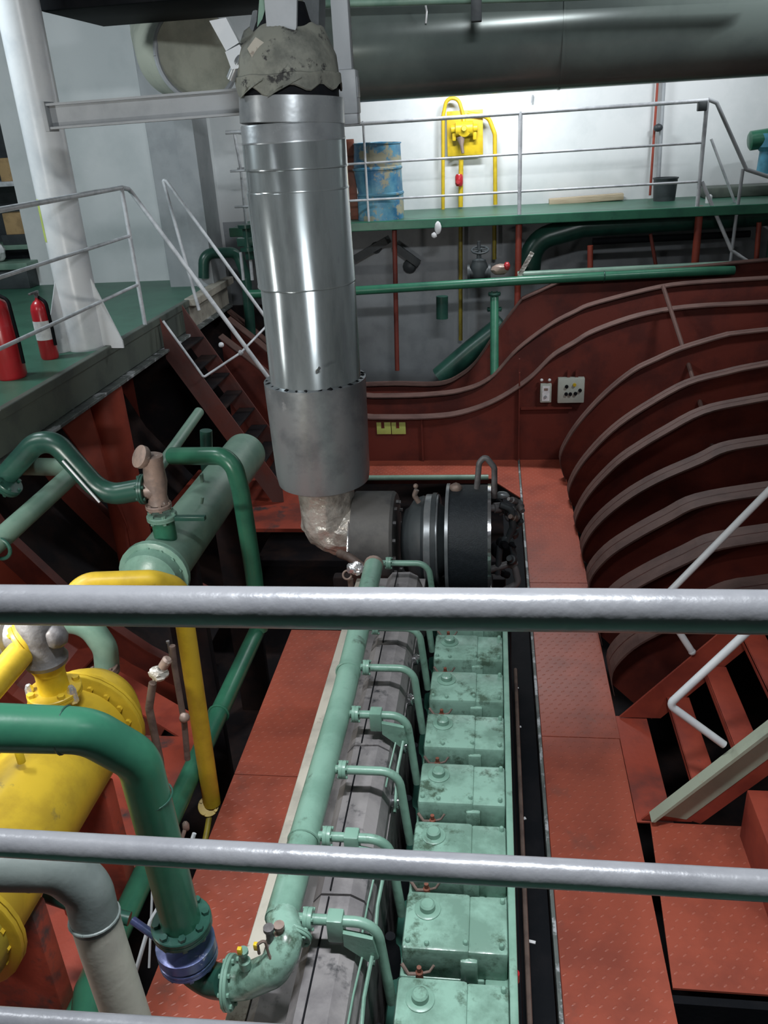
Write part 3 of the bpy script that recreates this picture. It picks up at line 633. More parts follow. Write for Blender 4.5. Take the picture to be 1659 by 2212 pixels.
crate((-6.0, 11.1, zz2+.13), (.16, .25, .22), 'beige', 'beige parcel beside the cardboard box on the lower shelf')
wb = thing('workbench', 'dark green steel workbench below the shelf left of the pillar', 'workbench', (-6.4, 10.6, 1.95))
MB().box((-7.6, 10.5, 2.2), (-5.95, 10.95, 2.28), .01).build('bench_top', 'green_grey', wb)
MB().box((-7.6, 10.55, 1.95), (-6.0, 10.95, 2.2), .01).build('bench_body', 'grey_dark', wb)
tag(MB().ball((-6.45, 10.7, 2.40), .12, (1, 1, 1), 3, .1).build('cloth_bundle', 'paper'), 'white cloth bundle on the green workbench', 'cloth')

# ================================================================ FAR WALKWAY
wr = thing('walkway_railing', 'pale grey three bar railing along the far green walkway', 'railing', (.3, 10.8, 2.55))
for z, r in ((3.668, .022), (3.235, .014), (2.82, .014)):
    MB().tube([V((-3.2, 10.8, z-.012)), V((-1.0, 10.8, z-.003)), V((2.39, 10.8, z+.018))], r, 12).build('rail', 'rail_far', wr)
for x in (-1.52, .315, 2.38):
    MB().tube([V((x, 10.8, 2.56)), V((x, 10.8, 3.69))], .024 if x > 0 else .014, 12).build('post', 'rail_far', wr)
MB().box((2.28, 10.76, 3.58), (2.38, 10.84, 3.68), .01).build('junction_box', 'grey_dark', wr)
lr = thing('stair_railing', 'grey railing of the stair going down at the right walkway end', 'railing', (2.8, 10.8, 2.0))
MB().tube([W(1530, 215, Y=10.8), W(1548, 222, Y=10.8), W(1612, 366, Y=10.8), W(1700, 395, Y=10.8)], .022, 12, .03).build('rail', 'grey', lr)
MB().tube([W(1516, 392, Y=10.8), W(1580, 541, Y=10.8), W(1670, 602, Y=10.8)], .022, 12, .03).build('rail', 'rail_far', lr)
MB().tube([W(1536, 300, Y=11.2), W(1592, 450, Y=11.2), W(1670, 500, Y=11.2)], .016, 12, .03).build('rail', 'rail_far', lr)
MB().tube([W(1605, 365, Y=10.8), W(1590, 470, Y=10.8), W(1574, 600, Y=10.8)], .02, 12).build('post', 'grey', lr)
MB().tube([W(1572, 595, Y=10.8), W(1659, 652, Y=10.8)], .03, 12).build('lower_bar', 'green_dark', lr)
br = thing('oil_drum', 'dented blue oil drum with rusty pale patches on the far walkway', 'barrel', (-1.42, 11.25, 2.55))
bx, by = W(820, 400, Y=11.25).x, 11.25
m = MB().lathe((bx, by, 2.55), (0, 0, 1), [(0, .27), (.0, .29), (.02, .29), (.28, .285), (.29, .298), (.31, .298), (.32, .285), (.58, .285), (.59, .298), (.61, .298), (.62, .285), (.88, .285), (.885, .295), (.9, .295), (.9, .27), (.885, .265), (.885, 0)], 40)
for v in m.b.verts: v.co += V((noise.noise(v.co*4)*.05, noise.noise(v.co*3)*.03, -.05*max(0, v.co.z-3.35)/.1*max(0, v.co.x-bx)))
m.build('drum_body', 'barrel', br)
MB().lathe((bx-.1, by-.12, 3.433), (0, 0, 1), [(0, .03), (.02, .03)], 12).build('bung', 'bare', br)
tag(MB().box(V((W(757, 300, Y=11.3).x-.06, 11.28, 2.55)), V((W(757, 300, Y=11.3).x+.04, 11.32, 3.5)), .004).build('upright_plank', 'red_brown'), 'brown upright plank left of the blue drum', 'plank')
# yellow station
WY = 12.3
ys_ = thing('valve_station', 'yellow valve station with back plate and bent pipes on the far wall', 'valve', W(1005, 290, Y=12.2))
p0, p1 = W(967, 338, Y=12.18), W(1043, 236, Y=12.18)
MB().box((p0.x, 12.16, p0.z), (p1.x, 12.19, p1.z), .004).build('back_plate', 'yellow_clean', ys_)
MB().box((p0.x+.1, 12.19, p0.z+.1), (p1.x-.1, 12.3, p1.z-.1)).build('wall_bracket', 'grey', ys_)
c = W(1003, 278, Y=12.1)
MB().lathe(c-V((.17, 0, 0)), (1, 0, 0), [(0, .05), (.05, .05), (.06, .09), (.28, .09), (.29, .05), (.34, .05)], 20).lathe(c+V((0, 0, -.02)), (0, -1, .2), [(0, .09), (.06, .09), (.08, .05), (.12, .03)], 20).box(c-V((.16, .02, .14)), c-V((.11, -.03, .0)), .01).box(c+V((.11, -.02, -.14)), c+V((.16, .03, 0)), .01).build('pressure_reducer', 'yellow_clean', ys_)
MB().lathe(c-V((.05, .02, .1)), (.15, -.2, -1), [(0, .06), (.03, .05), (.1, .025), (.2, .02)], 14).build('drain_horn', 'bronze', ys_)
MB().tube([W(957, 452, Y=12.15), W(957, 250, Y=12.15), W(965, 212, Y=12.15), W(990, 212, Y=12.15), W(1001, 250, Y=12.15), c], .024, 12, .13).build('pipe_run', 'yellow_clean', ys_)
MB().tube([W(1010, 245, Y=12.13), W(1055, 252, Y=12.13), W(1069, 290, Y=12.13), W(1070, 442, Y=12.13)], .028, 12, .13).build('pipe_run', 'yellow_clean', ys_)
MB().tube([W(996, 345, Y=12.15), W(995, 447, Y=12.15)], .032, 12).build('pipe_run', 'yellow_clean', ys_)
MB().lathe(W(992, 402, Y=12.12), (0, 0, 1), [(0, .04), (.03, .055), (.12, .055), (.15, .04)], 16).lathe(W(990, 392, Y=12.12), (0, -1, 0), [(0, .03), (.08, .03)], 10).build('valve_body', 'ext_red', ys_)
for x in (995, 1068):
    tag(MB().tube([W(x, 478, Y=12.0), W(x, 560 if x > 1000 else 735, Y=12.0)], .028, 12).build('yellow_pipe', 'yellow_dirty'), 'dull yellow pipe below the walkway, %s of the two' % ('right' if x > 1000 else 'left, longer'), 'pipe')
rdp = tag(MB().tube([W(1421, 170, Y=12.2), W(1404, 422, Y=12.2)], .016, 10).build('wall_pipe', 'red'), 'thin red vertical pipe on the far white wall', 'pipe')
gp = thing('grey_wall_pipe', 'grey vertical pipe with a valve right of the thin red pipe', 'pipe', W(1422, 420, Y=12.2))
MB().tube([W(1434, 170, Y=12.2), W(1420, 425, Y=12.2)], .026, 10).build('pipe_run', 'grey', gp)
MB().ball(W(1422, 276, Y=12.12), .06, (1, .7, .8), 2, .05).build('valve_body', 'grey_dark', gp)
tag(MB().box(V((.75, 12.12, 2.55)), V((1.72, 12.26, 2.63)), .006, rot=Matrix.Rotation(-.03, 3, 'Y')).build('wooden_board', 'wood'), 'pale wooden board lying at the foot of the far wall', 'board')
tag(MB().lathe((2.20, 11.9, 2.55), (0, 0, 1), [(0, .135), (.26, .15), (.265, .16), (.28, .16), (.28, .14), (.08, .12)], 28).build('bucket', 'grey_dark'), 'dark grey bucket on the walkway near the railing corner', 'bucket')
tag(MB().box((2.7, 11.9, 2.55), (4.4, 12.28, 2.68), .02).build('cable_tray', 'green_edge'), 'low dark trunking on the walkway right of the bucket', 'trunking')
tag(MB().lathe((2.62, 11.3, 2.55), (0, 0, 1), [(0, .04), (.08, .04), (.1, .02)], 12).build('small_bottle', 'paper'), 'small pale bottle on the walkway by the stair railing', 'bottle')
tag(MB().tube([W(1151, 205, Y=12.26), W(1149, 222, Y=12.26)], .012, 8).build('wall_hook', 'grey'), 'tiny grey hook high on the far white wall', 'hook')
mo = thing('valve_motor', 'green and blue motor valve at the right frame edge', 'valve', W(1640, 320, Y=11.4))
MB().lathe(W(1617, 305, Y=11.4), (1, 0, .1), [(0, .08), (.02, .11), (.4, .11)], 20).build('motor', 'green', mo)
MB().lathe(W(1650, 375, Y=11.4), (0, 0, 1), [(0, .09), (.25, .08), (.3, .13), (.45, .13)], 20).build('valve_body', 'sky_blue', mo)
tag(MB().box(W(1645, 700, Y=10.7), W(1690, 380, Y=10.9), .02).build('dark_column', 'green_dark'), 'dark green post at the right frame edge below the motor valve', 'post')
# glove hanging on the deck edge
tag(MB().ball(W(946, 492, Y=10.7), .05, (.8, .4, 1.5), 3, .06).ball(W(938, 508, Y=10.7), .035, (1, .4, 1), 2, .08).build('work_glove', 'paper'), 'white work glove hanging below the edge of the far walkway', 'glove')

# pipes under the walkway
cp = thing('cross_pipe', 'long green pipe running across under the far walkway', 'pipe', W(1100, 612, Y=10.3))
YC = 10.3
MB().tube([V((-3.0, YC, 1.82)), W(770, 628, Y=YC), W(1130, 606, Y=YC), W(1480, 588, Y=YC), W(1585, 584, Y=YC+.1)], .053, 18).build('pipe_run', 'green', cp)
MB().tube([W(1068, 640, Y=YC), W(1068, 812, Y=9.95)], .052, 14).build('drop_leg', 'green', cp)
MB().flange(W(1068, 668, Y=YC), (0, 0, 1), .09, .03, 6, .012).flange(W(1068, 635, Y=YC), (0, 0, 1), .075, .03, 6, .01).build('flange', 'green_dark', cp)
for x in (1305,): MB().torus(W(x, 597, Y=YC), (1, 0, 0), .056, .008).build('band', 'green_dark', cp)
t = pipe('upper_cross_pipe', 'lighter green pipe just behind and above the long cross pipe', [W(1130, 594, Y=10.55), W(1560, 573, Y=10.55), W(1640, 570, Y=10.55)], .045, 'green_grey', 0)
MB().lathe(W(1118, 597, Y=10.5), (1, 0, 0), [(0, .06), (.06, .06)], 14).build('end_cap', 'mint', t)
pipe('dark_bent_pipe', 'large black pipe bending right under the far walkway', [W(1142, 600, Y=11.2), W(1150, 520, Y=11.2), W(1260, 488, Y=11.2), W(1659, 462, Y=11.2)], .14, 'green_dark', .35, n=24)
pipe('dark_thin_pipe', 'thin black pipe below the large black bent pipe', [W(1280, 522, Y=11), W(1620, 505, Y=11)], .04, 'black', 0)
for x0, y0, x1, y1, m, r, lab in ((852, 497, 858, 800, 'hull', .03, 'dark red stanchion standing left of the green drop pipe'), (1121, 482, 1116, 745, 'red', .04, 'red stanchion below the walkway railing post'),
        (1275, 530, 1275, 580, 'red', .035, 'short red bracket post behind the cross pipe'), (1512, 445, 1500, 582, 'red', .045, 'red post below the right end railing post'), (1405, 505, 1420, 592, 'hull', .022, 'thin leaning dark rod behind the cross pipe'),
        (1640, 480, 1628, 640, 'red', .03, 'red post at the right frame edge below the stair railing')):
    tag(MB().tube([W(x0, y0, Y=10.85), W(x1, y1, Y=10.85)], r, 12).build('stanchion', m), lab, 'post')
tag(MB().tube([W(955, 640, Y=10.6), W(955, 688, Y=10.6)], .075, 18).build('vent_pipe', 'green_dark'), 'short dark pipe end hanging behind the cross pipe', 'pipe')
tag(MB().tube([W(1090, 700, Y=10.9), W(1020, 755, Y=10.9), W(950, 815, Y=10.9)], .14, 18, .2).build('sloping_pipe', 'green_dark'), 'thick dark green pipe sloping down to the hull behind the green drop leg', 'pipe')
gv = thing('gate_valve', 'dark gate valve with hand wheel above the cross pipe', 'valve', W(1035, 600, Y=10.6))
MB().lathe(W(1035, 598, Y=10.6), (0, 0, 1), [(0, .09), (.12, .11), (.2, .08), (.22, .03), (.42, .02)], 18).lathe(W(1010, 590, Y=10.6), (1, 0, 0), [(0, .1), (.03, .1), (.03, .07), (.25, .07), (.25, .1), (.28, .1)], 18).build('valve_body', 'grey_dark', gv)
MB().wheel(W(1037, 540, Y=10.6), (0, -.3, 1), .10, .012).build('hand_wheel', 'grey_dark', gv)
gv2 = thing('check_valve', 'white and red check valve on the cross pipe beside the gate valve', 'valve', W(1085, 590, Y=10.45))
MB().ball(W(1080, 582, Y=10.45), .085, (1.3, .8, .8), 2, .12).build('valve_body', 'bronze', gv2)
MB().ball(W(1095, 575, Y=10.42), .05, (.8, .8, 1), 2, .1).build('bonnet', 'ext_red', gv2)
tag(MB().bar(W(1122, 595, Y=10.35), W(1150, 545, Y=10.35), .03, .05).build('lever_handle', 'foil'), 'pale scuffed lever leaning right of the red stanchion', 'lever')
for (x, y, s) in ((812, 535, .08), (885, 575, .1)):
    t = MB().lathe(W(x, y, Y=12.25), (0, -1, .2), [(0, s), (.08, s*.8), (.1, s*.3)], 12).build('pipe_hanger_lug', 'grey_dark'); tag(t, 'small dark wall lug %s the dim bulkhead' % ('high on' if y < 550 else 'lower and right on'), 'bracket')
tag(MB().bar(W(765, 560, Y=12.1), W(835, 520, Y=12.1), .05, .1).bar(W(850, 530, Y=12.1), W(905, 570, Y=12.1), .05, .1).build('angle_brace', 'grey_dark'), 'dark angled brace under the walkway next to the exhaust pipe', 'brace')
# near the column: dark pipes left of the exhaust
pipe('arched_pipe', 'dark arched pipe between the wall casing and the exhaust pipe', [W(440, 600, Y=10.15), W(440, 548, Y=10.15), W(512, 545, Y=10.4), W(532, 600, Y=10.4), W(545, 760, Y=10.4)], .065, 'green_dark', .12)
t = thing('valve_stack', 'dark green valve stack just left of the exhaust pipe', 'valve', W(535, 560, Y=10.2))
MB().lathe(W(540, 560, Y=10.2), (0, 0, 1), [(0, .05), (.1, .05), (.1, .1), (.14, .1), (.14, .06), (.35, .05), (.36, .1), (.4, .1)], 16).box(W(515, 532, Y=10.2)-V((0, .05, 0)), W(555, 515, Y=10.2)+V((0, .05, .02)), .01).build('valve_body', 'green_dark', t)
MB().tube([W(526, 605, Y=10.2), W(520, 545, Y=10.2)], .02, 8).tube([W(545, 605, Y=10.2), W(541, 560, Y=10.2)], .02, 8).build('spindle', 'rail_far', t)
tag(MB().tube([W(534, 290, Y=11.4), W(505, 285, Y=11.4), W(520, 365, Y=11.4), W(532, 490, Y=11.4)], .018, 8, .03).tube([W(513, 365, Y=11.4), W(534, 363, Y=11.4)], .014, 8).tube([W(525, 450, Y=11.4), W(540, 445, Y=11.4)], .014, 8).build('short_railing', 'rail_far'), 'short pale railing end behind the left side of the exhaust pipe', 'railing')

# boxes and signs on the red bulkhead
def pbox(x0, y0, x1, y1, d=.09):
    a = W(x0, y1, Y=9.25); b = W(x1, y0, Y=9.25); return V((a.x, 9.25-d, a.z)), V((b.x, 9.235, b.z))
t = thing('control_box', 'grey green control box with buttons on the red bulkhead', 'control box', W(1232, 840, Y=9.25))
a, b = pbox(1203, 812, 1262, 866); MB().box(a, b, .008).build('housing', 'box_grey', t)
for i, (x, y) in enumerate(((1224, 835), (1241, 831), (1253, 843), (1223, 851), (1232, 851), (1243, 850))):
    MB().lathe(W(x, y, Y=9.16), (0, -1, 0), [(0, .02), (.02, .018)], 12).build('button', 'yellow_clean' if i == 1 else 'black', t)
for lx in (a.x+.1, b.x-.1): MB().box((lx, 9.2, b.z), (lx+.03, 9.23, b.z+.08)).build('mounting_lug', 'hull', t)
t = thing('switch_box', 'narrow white switch box left of the grey green control box', 'switch box', W(1178, 840, Y=9.25))
a, b = pbox(1166, 826, 1191, 866, .07); MB().box(a, b, .006).build('housing', 'box_grey', t)
MB().box((a.x+.02, a.y-.004, a.z+.02), (b.x-.02, a.y+.002, b.z-.02)).build('face_plate', 'paper', t)
for x in (1170, 1187): MB().ball(W(x, 821, Y=9.2), .018).build('cable_gland', 'paper', t)
MB().box((a.x+.04, a.y-.008, b.z-.07), (b.x-.04, a.y, b.z-.045)).build('warning_strip', 'bronze', t); MB().lathe(W(1178, 857, Y=9.18), (0, -1, 0), [(0, .018), (.015, .016)], 12).build('switch_knob', 'grey', t)
tag(MB().bar(W(1125, 882, Y=9.22), W(1235, 880, Y=9.22), .03, .03).build('shelf_angle', 'hull'), 'dark red angle bar below the two electrical boxes', 'bar')
for i, (x0, x1) in enumerate(((815, 844), (847, 876))):
    t = thing('sign_plate', '%s of the two small yellow green plates beside the exhaust pipe' % ('left' if i == 0 else 'right'), 'sign', W(x0, 935, Y=9.25), 'yellow green sign plates on the bulkhead')
    a, b = pbox(x0, 911, x1, 937, .02); MB().box(a, b, .003).build('plate', 'sign', t)
    cx_ = (a.x+b.x)/2-.01; MB().box((cx_-.018, a.y-.004, b.z-.07), (cx_+.018, a.y+.001, b.z)).build('dark_notch', 'hull', t)

# ================================================================ LEFT MACHINERY
# yellow cooler
yc = thing('lubricating_oil_cooler', 'fat yellow horizontal cooler drum with flanged ends at the left', 'cooler', (-2.05, 2.7, 0))
YX, YZ = -2.05, .94
MB().lathe((YX, 2.02, YZ), (0, 1, 0), [(0, .245), (1.14, .245)], 48).build('shell', 'yellow', yc)
MB().flange((YX, 3.2, YZ), (0, 1, 0), .305, .05, 18, .016).build('flange', 'yellow', yc)
MB().flange((YX, 2.0, YZ), (0, 1, 0), .305, .05, 18, .016).build('flange', 'yellow', yc)
MB().lathe((YX, 3.2, YZ), (0, 1, 0), [(.02, .26), (.12, .25), (.20, .2), (.24, .12), (.25, .02)], 40).build('end_cover', 'yellow', yc)
MB().lathe((YX, 2.0, YZ), (0, -1, 0), [(.02, .26), (.12, .255), (.20, .21), (.25, .12), (.26, .02)], 40).build('end_cover', 'yellow_dirty', yc)
for y in (2.25, 2.95):
    MB().box((YX-.2, y-.05, -.1), (YX+.2, y+.05, YZ-.16), .01).build('saddle', 'red_dirty', yc)
NP = W(131, 1540, X=YX)
NX, NY = YX-.0, 3.02
MB().lathe((NX, NY, YZ+.2), (0, 0, 1), [(0, .075), (.13, .075)], 28).build('nozzle', 'yellow', yc)
MB().flange((NX, NY, YZ+.335), (0, 0, 1), .125, .035, 4, .018, .105).build('flange', 'yellow', yc)
MB().lathe(W(42, 1630, X=YX+.05)-V((0, 0, .04)), (0, 0, 1), [(0, .018), (.05, .018), (.06, .012)], 10).build('vent_plug', 'yellow_clean', yc)
MB().lathe(V((NX, NY, YZ+.35)), (0, 0, 1), [(0, .07), (.10, .068), (.14, .085), (.15, .085)], 26).build('neck', 'yellow_clean', yc)
tv = thing('three_way_valve', 'grey cast three way valve standing on the yellow cooler nozzle', 'valve', (NX, NY, YZ+.5))
MB().lathe((NX, NY, YZ+.5), (0, 0, 1), [(0, .095), (.02, .10), (.05, .085), (.14, .10), (.24, .09), (.30, .06), (.33, .06)], 26).lathe((NX+.02, NY, YZ+.65), (-1, 0, 0), [(0, .085), (.15, .085), (.16, .1), (.18, .1)], 24).ball((NX+.09, NY-.02, YZ+.66), .055, (1, 1, 1.1), 2, .08).build('valve_body', 'bare', tv)
for s_ in (-1, 1): MB().lathe((NX+s_*.105, NY-.03, YZ+.30), (0, 0, 1), [(0, .022), (.01, .022), (.07, .02), (.09, .012)], 6).build('clamp_bolt', 'foil_bright', tv)
yp = thing('yellow_branch_pipe', 'yellow flanged pipe leaving the three way valve to the lower left', 'pipe', (NX-.2, NY, YZ+.6))
A0 = W(72, 1385, Y=NY); 
MB().tube([V((NX-.15, NY, YZ+.65)), A0, W(45, 1410, Y=NY-.08), W(-300, 1810, Y=NY-1.0)], .062, 20, .05).build('pipe_run', 'yellow', yp)
MB().flange(W(55, 1383, Y=NY-.02), (.75, .45, .4), .10, .045, 8, .012).build('flange', 'yellow', yp)
# yellow arch down to the floor
ya = thing('yellow_arch_pipe', 'yellow pipe arching over and dropping beside the left floor plates', 'pipe', (-1.68, 3.7, 0))
V1 = W(400, 1350, Y=3.7)
MB().tube([W(150, 1300, Y=3.4), W(180, 1258, Y=3.45), W(330, 1252, Y=3.6), W(388, 1268, Y=3.7), V1, W(458, 1735, Y=3.7)], .052, 20, .12).build('pipe_run', 'yellow', ya)
MB().flange(W(450, 1742, Y=3.68), (.3, -.6, .75), .062, .03, 4, .01).build('flange', 'yellow', ya)
MB().tube([W(455, 1745, Y=3.68), W(448, 1790, Y=3.6), W(440, 1830, Y=3.5)], .018, 10).build('drain_stub', 'yellow_dirty', ya)
# green elbow behind the grey valve
t = thing('grey_green_elbow', 'grey green elbow pipe with rusty flange behind the yellow cooler', 'pipe', W(240, 1460, Y=3.9))
MB().tube([W(120, 1340, Y=3.9), W(190, 1345, Y=3.9), W(228, 1400, Y=3.9), W(232, 1450, Y=3.9)], .072, 20, .15).build('pipe_run', 'green_grey', t)
MB().flange(W(222, 1452, Y=3.85), (.25, 0, -1), .10, .035, 8, .012).build('flange', 'rusty', t)
# thin instrument pipes and bronze valve
t = thing('bronze_cock', 'dusty pale cock on top of the thin brown pipe right of the yellow cooler', 'valve', W(345, 1455, Y=3.2))
MB().ball(W(342, 1455, Y=3.2), .045, (1.1, .8, .8), 3, .16).build('cock_body', 'foil', t)
MB().lathe(W(352, 1440, Y=3.2), (.5, 0, .7), [(0, .025), (.05, .025), (.06, .015)], 10).build('bonnet', 'bronze', t)
MB().tube([W(330, 1475, Y=3.2), W(322, 1530, Y=3.2), W(345, 1640, Y=3.2), W(362, 1770, Y=3.2)], .020, 10, .1).build('pipe_run', 'rusty', t)
t = thing('thin_brown_pipe', 'thin brown pipe with needle end beside the yellow drop pipe', 'pipe', W(380, 1480, Y=3.35))
MB().tube([W(372, 1395, Y=3.35), W(377, 1440, Y=3.35), W(398, 1560, Y=3.35), W(405, 1640, Y=3.35)], .016, 10).build('pipe_run', 'rusty', t)
MB().lathe(W(371, 1430, Y=3.35), (0, 0, 1), [(0, .008), (.11, .006), (.115, .009), (.125, .009)], 8).build('needle', 'bare', t)
MB().ball(W(398, 1550, Y=3.33), .028, (1, 1, 1), 2, .1).build('joint', 'bronze', t)

# green cooler further off
GX, GZ = -2.2, 1.03
gc = thing('green_cooler', 'grey green horizontal cooler drum behind the yellow cooler', 'cooler', (GX, 5.4, GZ))
MB().lathe((GX, 4.62, GZ), (0, 1, 0), [(0, .185), (2.2, .185), (2.3, .1)], 44).build('shell', 'green_grey', gc)
MB().flange((GX, 4.6, GZ), (0, 1, 0), .235, .05, 14, .014).build('flange', 'mint', gc)
MB().lathe((GX, 4.6, GZ), (0, -1, 0), [(.02, .2), (.10, .19), (.16, .12), (.17, .02)], 36).build('end_cover', 'mint', gc)
for y in (5.0, 6.2): MB().box((GX-.14, y-.04, -1.3), (GX+.14, y+.04, GZ-.13), .01).build('saddle', 'bilge_shade', gc)  # saddles blackened, shade beneath the cooler put into the colour
gx, gy = GX+.03, 4.80
MB().lathe((gx, gy, GZ+.15), (0, 0, 1), [(0, .075), (.16, .075)], 24).build('nozzle', 'green', gc)
MB().lathe((GX+.1, 5.35, GZ+.17), (.3, 0, 1), [(0, .012), (.05, .012)], 8).box((GX-.02, 5.7, GZ+.14), (GX+.0, 5.74, GZ+.25), .003).build('lifting_lug', 'green_grey', gc)
MB().flange((gx, gy, GZ+.32), (0, 0, 1), .10, .035, 6, .014).build('flange', 'mint', gc)
MB().box((gx+.06, gy-.03, GZ+.30), (gx+.30, gy+.01, GZ+.33), .004).build('tie_bar', 'green_dark', gc)
va = thing('angle_valve', 'dusty pinkish angle valve with round bonnet above the green cooler', 'valve', (gx, gy, GZ+.4))
MB().flange((gx-.01, gy, GZ+.40), (0, 0, 1), .085, .03, 6, .012).build('flange', 'bronze', va)
MB().lathe((gx-.005, gy, GZ+.42), (.03, 0, 1), [(0, .07), (.05, .06), (.15, .075), (.28, .065), (.30, .07), (.33, .07), (.34, .05)], 22).lathe((gx, gy, GZ+.52), (-1, -.1, .0), [(0, .065), (.1, .065)], 20).build('valve_body', 'bronze', va)
MB().lathe((gx-.03, gy-.02, GZ+.74), (-.5, -.6, .5), [(0, .06), (.02, .075), (.05, .075), (.06, .03)], 22).build('bonnet', 'bronze', va)
dp = thing('dark_green_pipe', 'dark green bent pipe from under the deck to the angle valve', 'pipe', (gx-.12, gy, GZ+.52))
MB().tube([W(-60, 1085, Y=4.7)+V((-1.2, -.1, .0)), W(-60, 1085, Y=4.7), W(20, 1020, Y=4.75), W(78, 955, Y=4.8), W(120, 955, Y=4.8), W(225, 1072, Y=4.8), V((gx-.1, gy-.01, GZ+.52))], .072, 22, .2).build('pipe_run', 'green_dark', dp)
MB().flange(V((gx-.09, gy-.005, GZ+.52)), (1, .05, 0), .10, .035, 6, .013).build('flange', 'green_dark', dp)
MB().flange(W(15, 1045, Y=4.7), (1, .1, .9), .10, .05, 6, .013).build('flange', 'green_dark', dp)
MB().tube([W(135, 995, Y=4.7), W(215, 1085, Y=4.7)], .008, 8).build('tie_wire', 'rail_far', dp)
# pale long pipe from the left frame edge
lp = thing('pale_green_pipe', 'long pale green pipe rising from the left frame edge under the deck', 'pipe', (-3.0, 4, 1.42))
MB().tube([V((-3.01, 1.2, 1.43)), W(0, 1165, X=-3.0), W(172, 1010, X=-3.0), W(172, 1010, X=-3.0)+V((-1.4, .1, 0))], .066, 22, .1).build('pipe_run', 'green_grey', lp)
MB().torus(W(-2, 1185, X=-2.98), (0, 1, 0), .07, .012).build('clamp', 'green_dark', lp)
b2 = thing('straight_pipe', 'grey green pipe running away behind the angle valve', 'pipe', (-2.6, 6, 1.3))
MB().tube([W(322, 1040, X=-2.6), W(380, 960, X=-2.6), W(430, 890, X=-2.6)], .045, 18).build('pipe_run', 'green_grey', b2)
# U shaped green pipe
up = thing('bent_green_pipe', 'bright green pipe bending from horizontal down beside the green cooler', 'pipe', (-1.8, 5.35, 0))
MB().tube([W(372, 985, Y=5.6), W(440, 985, Y=5.45), W(500, 985, Y=5.35), W(520, 1060, Y=5.35), W(548, 1240, Y=5.35), V((-1.78, 5.3, .15))], .065, 22, .22).build('pipe_run', 'green', up)
MB().tube([V((-1.8, 5.35, .145)), V((-1.8, 1.2, .145))], .062, 22).build('pipe_run', 'green', up)
MB().tube([W(445, 930, Y=6.2), W(447, 1010, Y=6.2), W(462, 1075, Y=6.2)], .05, 14).build('riser', 'green_dark', up)
for yy in (3.3, 4.3): MB().torus((-1.8, yy, .145), (0, 1, 0), .066, .008).build('band', 'green', up)
# big green main, flanges and blue valve
bg = thing('sea_water_main', 'thick green pipe bending down to the blue valve in the left foreground', 'pipe', W(395, 2000, D=2.75))
MB().tube([W(-900, 1550, D=1.8), W(0, 1572, D=2.2), W(190, 1578, D=2.3), W(300, 1640, D=2.42), W(345, 1810, D=2.58), W(396, 2010, D=2.76)], .064, 28, .16).build('pipe_run', 'green', bg)
ax = (W(396, 2010, D=2.76)-W(345, 1810, D=2.58)).normalized()
MB().flange(W(393, 1995, D=2.75), ax, .098, .035, 8, .013).build('flange', 'green_dark', bg)
MB().torus(W(140, 1577, D=2.27), (1, .05, -.1), .0645, .003).torus(W(325, 1720, D=2.5), ax, .0645, .003).build('weld_seam', 'green_dark', bg)
bv = thing('butterfly_valve', 'scuffed blue butterfly valve below the thick green pipe', 'valve', W(402, 2055, D=2.81))
c = W(402, 2042, D=2.80)
MB().lathe(c-ax*.022, ax, [(0, .085), (.004, .098), (.044, .098), (.048, .085)], 32).build('valve_ring', 'blue_valve', bv)
MB().tube([c+V((-.08, 0, .01)), c+V((-.20, .05, .04))], .014, 10).build('spindle', 'blue_valve', bv)
bw = thing('green_link_elbow', 'dark green elbow linking the blue valve to the engine inlet', 'pipe', W(440, 2100, D=2.84))
MB().flange(c+ax*.045, ax, .098, .03, 8, .013).build('flange', 'blue_valve', bw)
MB().tube([c+ax*.05, c+ax*.11, W(455, 2118, D=2.85), E0-V((.012, 0, 0))], .056, 24, .09).build('pipe_run', 'green_dark', bw)
# cream pipe, shade on its upper length painted as grey
gp2 = thing('cream_drop_pipe', 'thick cream pipe, shade painted grey above, lit cream below, at the lower left corner', 'pipe', W(280, 2212, D=2.55))
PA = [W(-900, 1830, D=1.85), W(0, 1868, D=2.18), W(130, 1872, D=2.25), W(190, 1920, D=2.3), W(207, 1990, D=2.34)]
MB().tube(PA, .066, 28, .12).build('shaded_length', 'cream_shaded', gp2)
MB().tube([PA[-1], W(222, 2040, D=2.37), W(318, 2330, D=2.6), V((W(318, 2330, D=2.6).x, W(318, 2330, D=2.6).y+.02, .0))], .0655, 28).build('lit_length', 'cream_lit', gp2)
MB().torus(W(204, 1980, D=2.335), (PA[-1]-PA[-2]), .067, .005).torus(W(72, 1868, D=2.22), (1, .05, 0), .0665, .003).build('weld_seam', 'cream_shaded', gp2)
# other low pipes at left bottom
t = pipe('low_green_elbow', 'green elbow pipe behind the cream pipe at the bottom left', [W(175, 2300, Z=.35), W(190, 2140, Z=.35), W(215, 2080, Z=.25)], .06, 'green', .1)
pipe('small_green_pipe', 'thin dark green pipe crossing behind the bend of the cream pipe', [W(100, 1935, Z=.55), W(180, 1962, Z=.55), W(280, 1985, Z=.5)], .03, 'green_dark', 0)
pipe('thin_cable', 'thin pale cable hanging beside the thick green pipe', [W(420, 1800, D=3.1), W(400, 1860, D=3.1), W(325, 1990, D=3.1), W(290, 2110, D=3.1)], .008, 'grey', .05, cat='cable', n=8)
pipe('thin_rod', 'thin dark rod between the cream pipe and the blue valve', [W(372, 1850, D=3.3), W(330, 1900, D=3.3), W(322, 2090, D=3.3)], .005, 'grey', .05, cat='rod', n=8)
t = thing('floor_cock', 'small bronze cock low beside the yellow drop pipe', 'valve', W(400, 1790, Z=.1))
